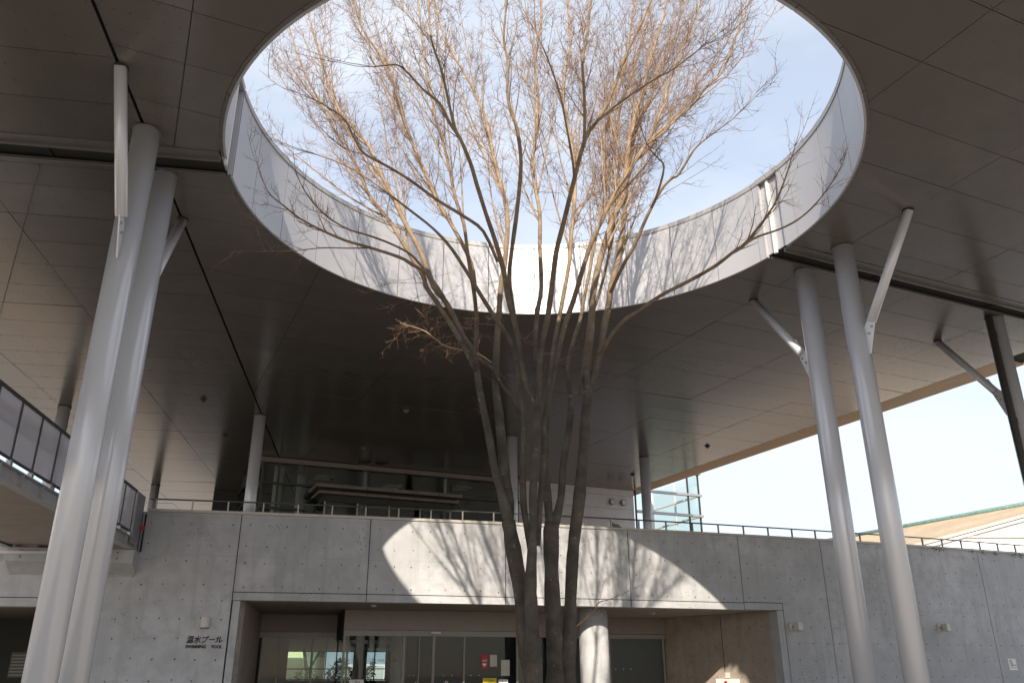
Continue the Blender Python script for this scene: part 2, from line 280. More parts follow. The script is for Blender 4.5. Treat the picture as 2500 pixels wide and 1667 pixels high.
# stems and main limbs of the tree: x, y, z, radius
STEMS = {
  'A': [(0.264,9.85,0.992,0.1237),(0.234,9.827,1.494,0.099),(0.184,9.806,1.947,0.1143),(0.14,9.794,2.207,0.0969),(0.1,9.783,2.472,0.0885),(0.05,9.771,2.743,0.0847),(-0.005,9.759,3.042,0.0903),(-0.048,9.75,3.252,0.0862)],
  'A1': [(-0.024,9.75,3.158,0.062),(-0.112,9.826,3.531,0.0585),(-0.207,9.893,3.868,0.0472),(-0.271,9.959,4.227,0.0456),(-0.354,10.04,4.674,0.044),(-0.429,10.104,5.046,0.0422),(-0.479,10.163,5.406,0.0403),(-0.542,10.194,5.586,0.0379),(-0.656,10.229,5.77,0.041),(-0.776,10.276,6.053,0.0388),(-0.909,10.323,6.331,0.0365),(-1.078,10.367,6.57,0.0369),(-1.298,10.458,7.176,0.035),(-1.568,10.543,7.733,0.0329),(-1.76,10.606,8.174,0.0304),(-1.984,10.671,8.632,0.0279),(-2.187,10.736,9.128,0.0253),(-2.427,10.787,9.469,0.024),(-2.678,10.836,9.785,0.0227),(-2.957,10.918,10.467,0.02),(-3.203,10.999,11.197,0.0171),(-3.401,11.065,11.813,0.0157),(-3.579,11.13,12.452,0.0142),(-3.771,11.2,13.179,0.0109)],
  'A1b': [(-0.473,9.7,5.282,0.0257),(-0.456,9.709,5.507,0.0285),(-0.454,9.716,5.701,0.0287),(-0.481,9.731,6.117,0.0265),(-0.578,9.752,6.712,0.0244),(-0.648,9.769,7.224,0.0235),(-0.769,9.783,7.629,0.0224),(-0.848,9.796,8.033,0.0199),(-0.973,9.813,8.588,0.0188),(-1.098,9.826,8.997,0.0176),(-1.168,9.839,9.47,0.0164),(-1.311,9.86,10.198,0.0153),(-1.405,9.88,10.97,0.0125),(-1.514,9.9,11.745,0.0096)],
  'A2': [(-0.049,9.85,3.198,0.0579),(-0.039,9.925,3.501,0.0639),(-0.089,10.02,3.897,0.0679),(-0.138,10.145,4.446,0.0597),(-0.16,10.206,4.724,0.0579),(-0.206,10.287,5.108,0.0484),(-0.204,10.386,5.601,0.0441),(-0.175,10.507,6.232,0.0398),(-0.149,10.587,6.673,0.0377),(-0.092,10.664,7.102,0.0355),(-0.051,10.782,7.805,0.0336),(-0.107,10.867,8.332,0.0312),(-0.197,10.931,8.731,0.0285),(-0.276,10.992,9.126,0.0258),(-0.389,11.094,9.822,0.0232),(-0.515,11.159,10.259,0.0202),(-0.746,11.25,10.874,0.0189),(-1.008,11.337,11.467,0.0176),(-1.222,11.419,12.079,0.0162),(-1.383,11.51,12.816,0.0147),(-1.53,11.6,13.585,0.0113)],
  'T14': [(-0.474,10.0,5.199,0.0237),(-0.589,10.085,5.474,0.0294),(-0.689,10.153,5.698,0.0325),(-0.838,10.24,5.984,0.0331),(-1.016,10.336,6.3,0.0337),(-1.198,10.426,6.598,0.0314),(-1.263,10.48,6.81,0.0318),(-1.596,10.648,7.426,0.0298),(-1.853,10.77,7.894,0.0275),(-2.171,10.895,8.354,0.025),(-2.367,11.006,8.854,0.0224),(-2.62,11.116,9.333,0.0196),(-2.923,11.238,9.879,0.0184),(-3.232,11.369,10.513,0.0172),(-3.599,11.52,11.28,0.0142),(-3.917,11.671,12.133,0.0128),(-4.153,11.8,12.913,0.0113)],
  'B': [(0.215,9.9,2.897,0.0359),(0.155,9.866,3.272,0.0388),(0.123,9.836,3.606,0.0391),(0.137,9.774,4.341,0.0275),(0.115,9.742,4.719,0.0303),(0.071,9.713,5.084,0.0306),(0.02,9.69,5.371,0.0283),(-0.062,9.673,5.559,0.0285),(-0.229,9.649,5.82,0.0287),(-0.382,9.627,6.068,0.0262),(-0.527,9.604,6.32,0.0238),(-0.772,9.569,6.719,0.0214),(-1.019,9.541,7.008,0.0188),(-1.351,9.509,7.287,0.0163),(-1.658,9.48,7.533,0.0136),(-1.968,9.451,7.771,0.0123),(-2.278,9.425,7.948,0.011),(-2.585,9.4,8.062,0.0083)],
  'C': [(0.283,9.6,1.007,0.1292),(0.25,9.585,1.497,0.0922),(0.229,9.571,1.938,0.0848),(0.215,9.561,2.279,0.0769),(0.208,9.555,2.496,0.0638),(0.225,9.545,2.86,0.0601),(0.238,9.537,3.16,0.0444),(0.248,9.524,3.623,0.0451),(0.285,9.506,4.346,0.0439),(0.298,9.5,4.589,0.0418)],
  'C1': [(0.297,9.5,4.522,0.0392),(0.244,9.442,4.658,0.0343),(0.18,9.397,4.752,0.0319),(0.102,9.266,5.069,0.0318),(0.074,9.17,5.305,0.0318),(0.02,9.082,5.518,0.0318),(-0.048,8.979,5.767,0.0318),(-0.096,8.863,6.052,0.0294),(-0.193,8.728,6.372,0.0269),(-0.304,8.599,6.673,0.0257),(-0.416,8.458,7.004,0.0244),(-0.498,8.353,7.251,0.0244),(-0.613,8.24,7.502,0.0232),(-0.738,8.156,7.664,0.0219),(-0.858,8.058,7.872,0.0194),(-1.038,7.967,7.99,0.0145),(-1.297,7.823,8.212,0.0108),(-1.45,7.761,8.177,0.0084),(-1.594,7.7,8.103,0.0071)],
  'C1b': [(-0.634,7.8,7.298,0.0185),(-0.692,7.751,7.531,0.0175),(-0.801,7.652,8.014,0.0141),(-0.924,7.574,8.394,0.0118),(-0.966,7.479,8.888,0.0108),(-1.002,7.4,9.309,0.0072)],
  'C2': [(0.292,9.45,4.558,0.0367),(0.326,9.393,4.719,0.0343),(0.333,9.292,5.015,0.0343),(0.378,9.189,5.312,0.0344),(0.443,9.087,5.605,0.0344),(0.484,8.985,5.904,0.032),(0.535,8.854,6.288,0.0321),(0.626,8.736,6.626,0.0297),(0.758,8.563,7.126,0.0273),(0.895,8.399,7.6,0.0248),(1.064,8.302,7.832,0.0211),(1.199,8.21,8.069,0.0199),(1.371,8.054,8.505,0.0174),(1.512,7.948,8.792,0.0149),(1.684,7.817,9.146,0.0125),(1.807,7.7,9.482,0.01)],
  'C2b': [(0.829,8.0,7.203,0.0188),(0.847,7.917,7.481,0.0189),(0.841,7.807,7.85,0.0166),(0.826,7.708,8.185,0.0155),(0.881,7.617,8.493,0.0143),(0.934,7.498,8.901,0.012),(0.972,7.4,9.24,0.0096)],
  'C2c': [(0.96,7.8,7.394,0.014),(1.19,7.741,7.585,0.0117),(1.556,7.654,7.823,0.0093),(1.872,7.582,7.987,0.0075),(2.203,7.5,8.236,0.0058)],
  'C2d': [(0.724,8.2,6.836,0.0166),(0.71,8.11,7.05,0.0142),(0.63,7.934,7.46,0.0118),(0.564,7.802,7.766,0.0106),(0.479,7.697,8.0,0.0094),(0.404,7.611,8.186,0.0082),(0.291,7.5,8.419,0.0071)],
  'C3': [(0.293,9.6,4.762,0.03),(0.292,9.643,4.972,0.0303),(0.297,9.754,5.541,0.0313),(0.325,9.827,5.931,0.0319),(0.387,9.903,6.344,0.0298),(0.384,10.019,7.019,0.028),(0.395,10.111,7.589,0.0259),(0.345,10.182,8.035,0.0264),(0.305,10.252,8.497,0.0239),(0.376,10.346,9.139,0.023),(0.425,10.439,9.812,0.0221),(0.373,10.532,10.52,0.0195),(0.465,10.626,11.261,0.0167),(0.507,10.719,12.04,0.0154),(0.506,10.8,12.753,0.0105)],
  'T5': [(0.061,9.5,5.532,0.0255),(0.011,9.375,5.811,0.0254),(-0.034,9.222,6.154,0.0254),(0.003,9.074,6.486,0.0254),(0.07,8.863,6.955,0.0253),(0.116,8.653,7.422,0.024),(0.072,8.486,7.791,0.0227),(-0.008,8.383,8.005,0.0201),(-0.053,8.276,8.235,0.0176),(-0.037,8.153,8.506,0.0151),(-0.092,8.02,8.792,0.0138),(-0.065,7.862,9.136,0.0125),(-0.059,7.7,9.487,0.01)],
  'D': [(0.29,9.8,2.977,0.0357),(0.338,9.843,3.607,0.0343),(0.381,9.871,4.043,0.0299),(0.4,9.902,4.545,0.0306),(0.462,9.918,4.806,0.0309),(0.52,9.934,5.074,0.0312),(0.592,9.955,5.439,0.0343),(0.687,9.977,5.809,0.0349),(0.782,9.993,6.098,0.0352),(0.88,10.011,6.412,0.0329),(1.007,10.034,6.837,0.0321),(1.115,10.05,7.149,0.031),(1.247,10.066,7.429,0.0314),(1.389,10.083,7.748,0.0288),(1.589,10.102,8.104,0.0278),(1.834,10.125,8.541,0.0267),(2.04,10.142,8.843,0.024),(2.372,10.164,9.154,0.0212),(2.715,10.186,9.495,0.0199),(2.958,10.204,9.84,0.0186),(3.197,10.219,10.09,0.0172),(3.393,10.237,10.506,0.0159),(3.578,10.258,11.016,0.0145),(3.766,10.276,11.456,0.0131),(4.01,10.3,12.051,0.01)],
  'Db': [(1.993,10.2,8.812,0.0181),(2.154,10.29,9.204,0.0184),(2.325,10.389,9.654,0.0172),(2.457,10.486,10.125,0.016),(2.706,10.62,10.783,0.0148),(2.974,10.755,11.474,0.0135),(3.186,10.868,12.087,0.0121),(3.402,11.0,12.857,0.0107)],
  'E': [(0.488,10.1,0.976,0.1585),(0.481,10.1,1.491,0.1064),(0.482,10.1,1.956,0.0942),(0.465,10.1,2.546,0.0891),(0.467,10.1,3.091,0.091),(0.475,10.1,3.286,0.0842)],
  'E1': [(0.469,10.2,3.229,0.0599),(0.44,10.299,3.618,0.0511),(0.439,10.387,3.98,0.0417),(0.448,10.508,4.496,0.0349),(0.508,10.641,5.104,0.0332),(0.585,10.789,5.815,0.0316),(0.727,10.938,6.576,0.0312),(0.863,11.073,7.311,0.0307),(0.925,11.181,7.931,0.0284),(1.006,11.301,8.665,0.0276),(1.011,11.421,9.44,0.0268),(0.937,11.53,10.166,0.0241),(0.897,11.651,11.025,0.0213),(1.051,11.773,11.932,0.0201),(1.052,11.88,12.781,0.0188),(1.056,12.0,13.787,0.0155)],
  'E2': [(0.504,10.2,3.228,0.0599),(0.603,10.3,3.618,0.0485),(0.637,10.388,3.979,0.0469),(0.672,10.441,4.205,0.0475),(0.725,10.499,4.455,0.0455),(0.779,10.584,4.838,0.0464),(0.775,10.647,5.134,0.0277),(0.769,10.732,5.544,0.0283),(0.878,10.819,5.969,0.0275),(0.981,10.884,6.293,0.0264),(1.05,10.948,6.632,0.0268),(1.162,11.045,7.159,0.0244),(1.265,11.139,7.694,0.025),(1.411,11.235,8.252,0.024),(1.515,11.341,8.917,0.023),(1.536,11.46,9.705,0.022),(1.69,11.568,10.443,0.0208),(1.939,11.68,11.221,0.0196),(2.104,11.787,12.034,0.0184),(2.24,11.894,12.887,0.0151),(2.383,12.0,13.783,0.0116)],
  'E3': [(0.743,10.3,4.767,0.0266),(0.829,10.371,4.986,0.0243),(0.93,10.451,5.242,0.0219),(0.998,10.574,5.67,0.021),(1.095,10.707,6.154,0.0202),(1.256,10.845,6.662,0.0207),(1.401,10.981,7.194,0.0213),(1.552,11.134,7.832,0.0219),(1.659,11.303,8.59,0.0211),(1.765,11.473,9.394,0.0201),(1.8,11.641,10.246,0.0191),(2.002,11.796,11.051,0.0179),(2.313,11.975,12.013,0.0167),(2.542,12.13,12.914,0.0153),(2.73,12.3,13.983,0.0119)],
  'F': [(0.667,10.35,0.96,0.1439),(0.65,10.357,1.488,0.0901),(0.656,10.363,1.879,0.0819),(0.703,10.372,2.648,0.0744),(0.745,10.377,3.052,0.0705),(0.809,10.382,3.464,0.0819),(0.857,10.387,3.831,0.0674),(0.933,10.394,4.513,0.0691),(0.964,10.397,4.78,0.059),(1.006,10.4,5.052,0.0677)],
  'F1': [(0.993,10.4,4.995,0.0487),(1.012,10.488,5.453,0.0526),(1.072,10.564,5.866,0.0564),(1.129,10.64,6.287,0.0489),(1.164,10.697,6.619,0.0467),(1.267,10.777,7.09,0.0447),(1.402,10.851,7.535,0.0441),(1.555,10.926,7.997,0.0434),(1.732,11.002,8.476,0.0411),(1.831,11.098,9.139,0.0389),(1.938,11.178,9.718,0.0332),(2.068,11.243,10.194,0.0304),(2.207,11.305,10.657,0.0257),(2.37,11.387,11.299,0.0228),(2.674,11.514,12.329,0.02),(2.86,11.6,13.083,0.0168)],
  'F2': [(1.015,10.4,4.995,0.0433),(1.114,10.5,5.364,0.0525),(1.202,10.584,5.68,0.0449),(1.288,10.691,6.109,0.0517),(1.369,10.774,6.448,0.0468),(1.45,10.866,6.842,0.0447),(1.571,10.96,7.251,0.0426),(1.65,11.046,7.641,0.0402),(1.738,11.148,8.127,0.038),(1.818,11.271,8.742,0.0357),(1.932,11.401,9.424,0.0334),(2.107,11.523,10.075,0.0274),(2.391,11.653,10.762,0.0247),(2.63,11.777,11.478,0.0217),(3.009,11.942,12.45,0.0187),(3.241,12.08,13.357,0.0174),(3.441,12.2,14.19,0.0119)],
  'F3': [(1.162,10.3,5.518,0.03),(1.206,10.278,5.579,0.03),(1.311,10.218,5.761,0.0273),(1.487,10.142,5.954,0.0273),(1.676,10.078,6.062,0.0259),(1.971,9.977,6.242,0.0258),(2.331,9.86,6.396,0.0244),(2.678,9.745,6.566,0.0229),(2.911,9.66,6.727,0.0215),(3.058,9.608,6.82,0.0202),(3.274,9.512,7.065,0.0161),(3.449,9.426,7.299,0.0135),(3.552,9.36,7.507,0.0121),(3.652,9.282,7.759,0.0095),(3.742,9.2,8.035,0.0068)],
  'F3b': [(3.006,9.5,6.744,0.0173),(3.201,9.488,6.857,0.016),(3.474,9.471,6.95,0.0133),(3.738,9.455,7.086,0.0121),(3.962,9.439,7.274,0.0108),(4.143,9.425,7.484,0.0095),(4.313,9.411,7.715,0.0082),(4.426,9.4,7.913,0.006)],
  'T11': [(1.352,10.3,6.438,0.0253),(1.508,10.071,6.73,0.0251),(1.661,9.873,6.962,0.0235),(1.794,9.654,7.232,0.0219),(1.965,9.412,7.506,0.019),(2.101,9.281,7.611,0.0161),(2.182,9.217,7.632,0.0147),(2.348,8.999,7.848,0.0132),(2.472,8.879,7.926,0.011),(2.589,8.776,7.97,0.0091),(2.783,8.6,8.045,0.0064)],
  'T11b': [(1.749,9.0,6.998,0.0154),(1.821,8.876,7.146,0.0153),(1.882,8.683,7.389,0.0126),(1.792,8.598,7.47,0.0101),(1.688,8.511,7.54,0.0088),(1.599,8.4,7.658,0.0065)],
  'L1': [(-0.73,10.3,5.925,0.0249),(-0.945,10.199,6.366,0.0251),(-1.171,10.124,6.652,0.0251),(-1.366,10.077,6.771,0.0237),(-1.544,10.035,6.863,0.0223),(-1.933,9.95,6.963,0.0209),(-2.247,9.881,7.033,0.0194),(-2.563,9.809,7.151,0.0166),(-2.859,9.739,7.295,0.0138),(-3.081,9.681,7.458,0.0111),(-3.249,9.637,7.585,0.0083),(-3.349,9.6,7.742,0.0061)],
  'L1b': [(-1.062,10.2,6.552,0.0168),(-1.346,10.104,6.892,0.0169),(-1.626,10.034,7.046,0.0154),(-1.957,9.957,7.15,0.014),(-2.229,9.895,7.211,0.0126),(-2.506,9.825,7.363,0.0112),(-2.733,9.757,7.58,0.0095),(-2.88,9.7,7.805,0.0073)],
  'L1c': [(-1.925,10.0,6.984,0.0112),(-2.202,9.867,6.907,0.0096),(-2.497,9.722,6.835,0.0082),(-2.731,9.6,6.74,0.0059)],
  'T1d': [(-0.184,9.6,6.554,0.0213),(-0.367,9.388,6.889,0.0212),(-0.605,9.238,7.02,0.021),(-0.943,9.036,7.146,0.0194),(-1.272,8.823,7.305,0.0179),(-1.567,8.638,7.404,0.0164),(-1.79,8.498,7.464,0.015),(-1.89,8.398,7.583,0.0124),(-2.006,8.251,7.779,0.0111),(-2.192,8.117,7.862,0.0093),(-2.364,8.0,7.902,0.0073)],
  'T3': [(-0.501,10.2,6.488,0.0279),(-0.569,10.304,6.918,0.0286),(-0.822,10.458,7.526,0.0295),(-1.072,10.584,8.033,0.0287),(-1.301,10.72,8.641,0.028),(-1.566,10.87,9.342,0.0257),(-1.725,10.973,9.862,0.023),(-1.895,11.087,10.469,0.0219),(-2.095,11.193,11.035,0.0206),(-2.308,11.281,11.501,0.0193),(-2.583,11.38,12.019,0.0179),(-2.776,11.478,12.61,0.0164),(-2.986,11.6,13.393,0.0113)],
  'K1': [(-0.101,10.6,5.296,0.0222),(-0.245,10.3,5.335,0.0217),(-0.373,10.062,5.334,0.0213),(-0.446,9.9,5.347,0.0236)],
  'K2': [(0.095,10.5,4.774,0.0244),(-0.023,10.361,4.985,0.0242),(-0.12,10.287,5.073,0.0242),(-0.241,10.159,5.256,0.0214),(-0.373,10.065,5.352,0.0213),(-0.472,10.0,5.407,0.0212)],
  'W1': [(-0.283,10.7,5.571,0.0113),(-0.431,10.835,5.725,0.0115),(-0.613,10.979,5.855,0.0117),(-0.798,11.114,5.933,0.0103),(-0.989,11.254,6.046,0.0096),(-1.157,11.391,6.219,0.0085),(-1.315,11.519,6.384,0.0074),(-1.502,11.647,6.506,0.0063),(-1.733,11.8,6.633,0.0051)],
  'W2': [(0.733,10.0,2.094,0.0094),(0.834,9.936,2.179,0.0082),(0.934,9.872,2.263,0.007),(0.98,9.828,2.34,0.0061),(1.105,9.765,2.371,0.0046),(1.26,9.684,2.43,0.0037),(1.413,9.6,2.497,0.0027)],
}

# ================================================================== ground
g = MB(); g.add([(-400,-400,0),(400,-400,0),(400,400,0),(-400,400,0)], [(0,1,2,3)])
g.build('ground', MAT['ground'], kind='structure')

# ================================================================== plan geometry
CX, CY, RAD = 0.4124, 10.038, 4.233          # round opening
ZC, ZTOP = 7.9, 9.30                         # ceiling, roof edge top
AL, AC = R_(9.26), R_(24.7)                  # the two panel grids
rL, lL = Vector((math.cos(AL), math.sin(AL))), Vector((-math.sin(AL), math.cos(AL)))
rC, lC = Vector((math.cos(AC), math.sin(AC))), Vector((-math.sin(AC), math.cos(AC)))
U_SLOT = -3.13                               # dark slot between the grids (left grid u)
GAP_L = (9.55, 10.10); GAP_R = (8.69, 9.19)  # expansion gap, left and right of the opening
U_EDGE, U_EAVE = 17.55, 16.75
Y_NEAR, Y_FAR = -2.2, 44.0
U_LEFT = -11.4
def toL(u, v): return rL*u + lL*v
def toC(u, v): return rC*u + lC*v
def clip(poly, n, c):
    """keep the part of a convex polygon where n.p <= c"""
    out = []
    for i in range(len(poly)):
        a, b = poly[i], poly[(i+1) % len(poly)]; da, db = n.dot(a)-c, n.dot(b)-c
        if da <= 0: out.append(a)
        if da*db < 0: out.append(a+(b-a)*(da/(da-db)))
    return out
def area(p): return .5*sum(p[i].x*p[(i+1)%len(p)].y-p[(i+1)%len(p)].x*p[i].y for i in range(len(p)))
def proj(p):
    d = ct*p[1]+st*(p[2]-EYE); y = -st*p[1]+ct*(p[2]-EYE)
    return (p[0]/d, y/d) if d > .1 else None
NC = 180
def circle(r, n=NC): return [Vector((CX+r*math.cos(2*math.pi*k/n), CY+r*math.sin(2*math.pi*k/n))) for k in range(n)]
def cut_hole(poly, r):
    """triangles of polygon minus disc, as (points, triangles, boundary edges)"""
    cp = circle(r); vs = list(poly)+cp; n = len(poly)
    ed = [(i,(i+1)%n) for i in range(n)]+[(n+i, n+(i+1)%NC) for i in range(NC)]
    vo, eo, fo, *_ = delaunay_2d_cdt(vs, ed, [], 0, 1e-5)
    keep = []
    def inside(q):
        return all((poly[(i+1)%n]-poly[i]).cross(q-poly[i]) > -1e-6 for i in range(n))
    for f in fo:
        c = sum((vo[i] for i in f), Vector((0,0)))/len(f)
        if inside(c) and (c-Vector((CX,CY))).length > r*math.cos(math.pi/NC)*.9999:
            if (vo[f[1]]-vo[f[0]]).cross(vo[f[2]]-vo[f[0]]) < 0: f = f[::-1]
            keep.append(tuple(f))
    cnt = {}
    for f in keep:
        for i in range(3):
            e = (f[i], f[(i+1)%3]); cnt[e] = 1
    bd = [e for e in cnt if (e[1],e[0]) not in cnt]
    return vo, keep, bd
def sheet(mb, poly, z0, z1, hole=None, tilt=(0,0,0)):
    """slab of a convex plan polygon (minus the opening); tilt lifts it slightly"""
    zz = lambda p: tilt[0]*(p.x-poly[0].x)+tilt[1]*(p.y-poly[0].y)+tilt[2]
    if hole is None or all((p-Vector((CX,CY))).length > hole for p in poly) and not near_hole(poly, hole):
        n = len(poly)
        mb.add([(p.x,p.y,z0+zz(p)) for p in poly]+[(p.x,p.y,z1) for p in poly],
               [tuple(range(n))[::-1], tuple(range(n,2*n))]+[(i,(i+1)%n,n+(i+1)%n,n+i) for i in range(n)])
        return True
    vo, tr_, bd = cut_hole(poly, hole)
    if not tr_: return False
    used = sorted({i for f in tr_ for i in f}); ix = {k:i for i,k in enumerate(used)}; m = len(used)
    vs = [(vo[k].x,vo[k].y,z0+zz(vo[k])) for k in used]+[(vo[k].x,vo[k].y,z1) for k in used]
    fs = [tuple(ix[i] for i in f)[::-1] for f in tr_]+[tuple(m+ix[i] for i in f) for f in tr_]
    fs += [(ix[a],ix[b],m+ix[b],m+ix[a]) for a,b in bd]
    mb.add(vs, fs); return True
def near_hole(poly, r):
    c = Vector((CX,CY)); n = len(poly)
    for i in range(n):
        a, b = poly[i], poly[(i+1)%n]; t = max(0,min(1,(c-a).dot(b-a)/max(1e-9,(b-a).length_squared)))
        if (a+(b-a)*t-c).length < r: return True
    return all((poly[(i+1)%n]-poly[i]).cross(c-poly[i]) > 0 for i in range(n))

# ================================================================== canopy roof with round opening
roof = empty('canopy_roof', (CX, CY, ZC), label='broad flat canopy roof with a round opening cut through its panelled ceiling', cat='roof')
HG = .0045
R_PANEL = RAD+.075
panels = []          # (polygon, grid, tilt)
def half_roof(poly, left_side, near):
    """clip a panel to its half of the roof"""
    if near:
        if left_side: poly = clip(poly, lL, GAP_L[0])
        else: poly = clip(poly, lC, GAP_R[0])
    else:
        poly = clip(poly, -lL, -GAP_L[1])
        if len(poly) > 2: poly = clip(poly, -lC, -GAP_R[1])
    for n, c in ((Vector((0,-1)), -Y_NEAR), (Vector((0,1)), Y_FAR)):
        if len(poly) > 2: poly = clip(poly, n, c)
    return poly
DIV = Vector((math.cos(R_(17)), math.sin(R_(17))))   # divides left from right at the bend of the gap
def is_left(poly):
    c = sum(poly, Vector((0,0)))/len(poly); return (c-Vector((CX,CY))).dot(DIV) < 0
def grid_rows(a, step, lo, hi):
    k0 = math.floor((lo-a)/step); return [a+step*k for k in range(k0, math.ceil((hi-a)/step)+1)]
def add_grid(to, us, vs_near, vs_far, clips):
    for near, vs in ((True, vs_near), (False, vs_far)):
        for u0, u1 in zip(us[:-1], us[1:]):
            for v0, v1 in zip(vs[:-1], vs[1:]):
                p = [to(u0+HG,v0+HG), to(u1-HG,v0+HG), to(u1-HG,v1-HG), to(u0+HG,v1-HG)]
                for n, c in clips:
                    if len(p) > 2: p = clip(p, n, c)
                if len(p) > 2: p = half_roof(p, is_left(p), near)
                if len(p) > 2 and abs(area(p)) > .01: panels.append(p)
uL = sorted([U_SLOT-2.465*k for k in range(0, 4)]+[U_LEFT]); uL[-1] = U_SLOT-.02+HG
add_grid(toL, uL, grid_rows(8.765, .857, -22, 9.2), [10.10,10.235]+[10.78+.857*k for k in range(0, 42)], [])
uC = [-.21+2.485*k for k in range(-12, 7)]+[U_EAVE]
slot_clip = [(-rL, -(U_SLOT+.02))]
add_grid(toC, uC, grid_rows(8.24, .857, -26, 10.9), [8.29, 9.146]+[10.0+.857*k for k in range(0, 42)], slot_clip)
# unseen roof wing right of the frame, added to shade the right wall
add_grid(toC, [17.56,20.04,22.52,25.], grid_rows(8.24, .857, -6., 8.2), [9.146]+[10.0, 10.9], [])
def show_size(poly):
    qs = [proj((p.x,p.y,ZC)) for p in poly]
    if any(q is None for q in qs): return 0
    q = [Vector((max(-.64,min(.64,a)), max(-.43,min(.43,b)))) for a,b in qs]
    return abs(area(q))
order = sorted(range(len(panels)), key=lambda i: -show_size(panels[i]))
big = set(order[:300]); rest = MB()
rnd = random.Random(3)
for i, p in enumerate(panels):
    t = (rnd.uniform(-.0016,.0016), rnd.uniform(-.0016,.0016), 0)
    if i in big:
        mb = MB()
        if sheet(mb, p, ZC, ZC+.02, R_PANEL, t): mb.build('ceiling_panel', MAT['ceil'], roof)
    else: sheet(rest, p, ZC, ZC+.02, R_PANEL, t)
rest.build('ceiling_panels', MAT['ceil'], roof, kind='stuff')
# eave strip along the right edge, panel by panel
for k in range(0, 22):
    v0 = 10.92+1.6*k
    p = [toC(U_EAVE+.014,v0+HG), toC(U_EDGE,v0+HG), toC(U_EDGE,v0+1.6-HG), toC(U_EAVE+.014,v0+1.6-HG)]
    mb = MB(); mb.hexa([(q.x,q.y,ZC+(.03 if j in (1,2) else .0)) for j,q in enumerate(p)], [(q.x,q.y,ZC+.06) for q in p]); mb.build('eave_panel', MAT['eave'], roof)
# deck above the panels (leaves a dark shadow gap behind every joint), gap gutter and closing edges
def outline():
    a = Vector(((17.56+15-.418*Y_NEAR*0),0))
    def meet(n1,c1,n2,c2):
        d = n1.cross(n2); return Vector(((c1*n2.y-c2*n1.y)/d, (n1.x*c2-n2.x*c1)/d))
    up, dn = Vector((0,1)), Vector((0,1))
    main = [meet(rL,U_LEFT-.1,dn,Y_NEAR), meet(rC,U_EDGE,dn,Y_NEAR), meet(rC,U_EDGE,up,Y_FAR), meet(rL,U_LEFT-.1,up,Y_FAR)]
    wing = [toC(U_EDGE+.004,-6.9), toC(25.,-6.9), toC(25.,10.9), toC(U_EDGE+.004,10.9)]  # unseen wing, shaped to keep sun and ground bounce off the right side
    return main, wing
main, wing = outline()
mb = MB(); sheet(mb, main, ZC+.07, ZTOP-.04, RAD+.09); mb.build('roof_deck', MAT['dark'], roof)
mb = MB(); sheet(mb, wing, ZC+.07, ZTOP-.05); mb.build('roof_shade_wing', MAT['dark'], roof)
mb = MB(); sheet(mb, main, ZTOP-.035, ZTOP-.01, RAD+.09); mb.build('roof_covering', MAT['roof'], roof)
# edge fascia on the right
a, b = toC(U_EDGE+.005, 10.95), toC(U_EDGE+.005, 48); MB().bar(a, b, .02, ZC+.03, ZTOP+.02).build('edge_fascia', MAT['eave'], roof)
# expansion gap: folded lip on the near side, recessed gutter, thin far lip
def gap_run(p, q, side, near, far, n):
    d = (q-p).normalized()
    for nm, v0, v1, z0, z1, mat in (('gap_lip', near+.006, near+.19, ZC-.012, ZC+.012, 'trim'), ('gap_lip_edge', near+.165, near+.19, ZC-.05, ZC-.013, 'trim'), ('gap_gutter', near+.19, far-.006, ZC+.05, ZC+.066, 'dark'), ('gap_far_lip', far-.03, far-.006, ZC-.03, ZC+.012, 'trim')):
        off = lambda v: n*v
        c = [p+n*(v0-near), q+n*(v0-near), q+n*(v1-near), p+n*(v1-near)]
        MB().hexa([(k.x,k.y,z0) for k in c], [(k.x,k.y,z1) for k in c]).build(nm, MAT[mat], roof)
    for s in (2.2, 5.1, 8.0):                   # gutter joints
        c = p+d*s+n*.2
        MB().bar(c, c+n*(far-near-.22), .03, ZC+.03, ZC+.049).build('gutter_joint', MAT['dark'], roof)
def on_circle(to, v, sgn, r):
    # u where the grid line v meets the circle
    c = Vector((CX,CY)); best = None
    r_ = rL if to is toL else rC; l_ = lL if to is toL else lC
    dv = v-c.dot(l_); return c.dot(r_)+sgn*math.sqrt(r*r-dv*dv)
uA = on_circle(toL, 9.8, -1, RAD+.09); gap_run(toL(uA, GAP_L[0]), toL(U_LEFT, GAP_L[0]), -1, *GAP_L, lL)
uB = on_circle(toC, 8.95, 1, RAD+.09); gap_run(toC(uB, GAP_R[0]), toC(U_EDGE, GAP_R[0]), 1, *GAP_R, lC)
# ceiling screws along the nearest panels
mb = MB(); cnt = 0
for i in order[:170]:
    p = panels[i]
    if len(p) != 4: continue
    a, b, c, d = p
    if near_hole(p, R_PANEL+.03): continue
    e0, e1 = b-a, d-a
    for s in (.02, .17, .33, .5, .67, .83, .98):
        for t in (.035, .34, .67, .965):
            q = a+e0*s+e1*t
            mb.disc((q.x,q.y,ZC+.001), (0,0,-1), .0075, 5, .004)
mb.build('panel_screws', MAT['dark'], roof, kind='stuff')

MB().tube([(-6.3,9.36,ZC-.02),(-9.64,14.25,ZC-.02),(-10.6,15.66,ZC-.02)], .011, 8).build('conduit', MAT['trim'], roof)
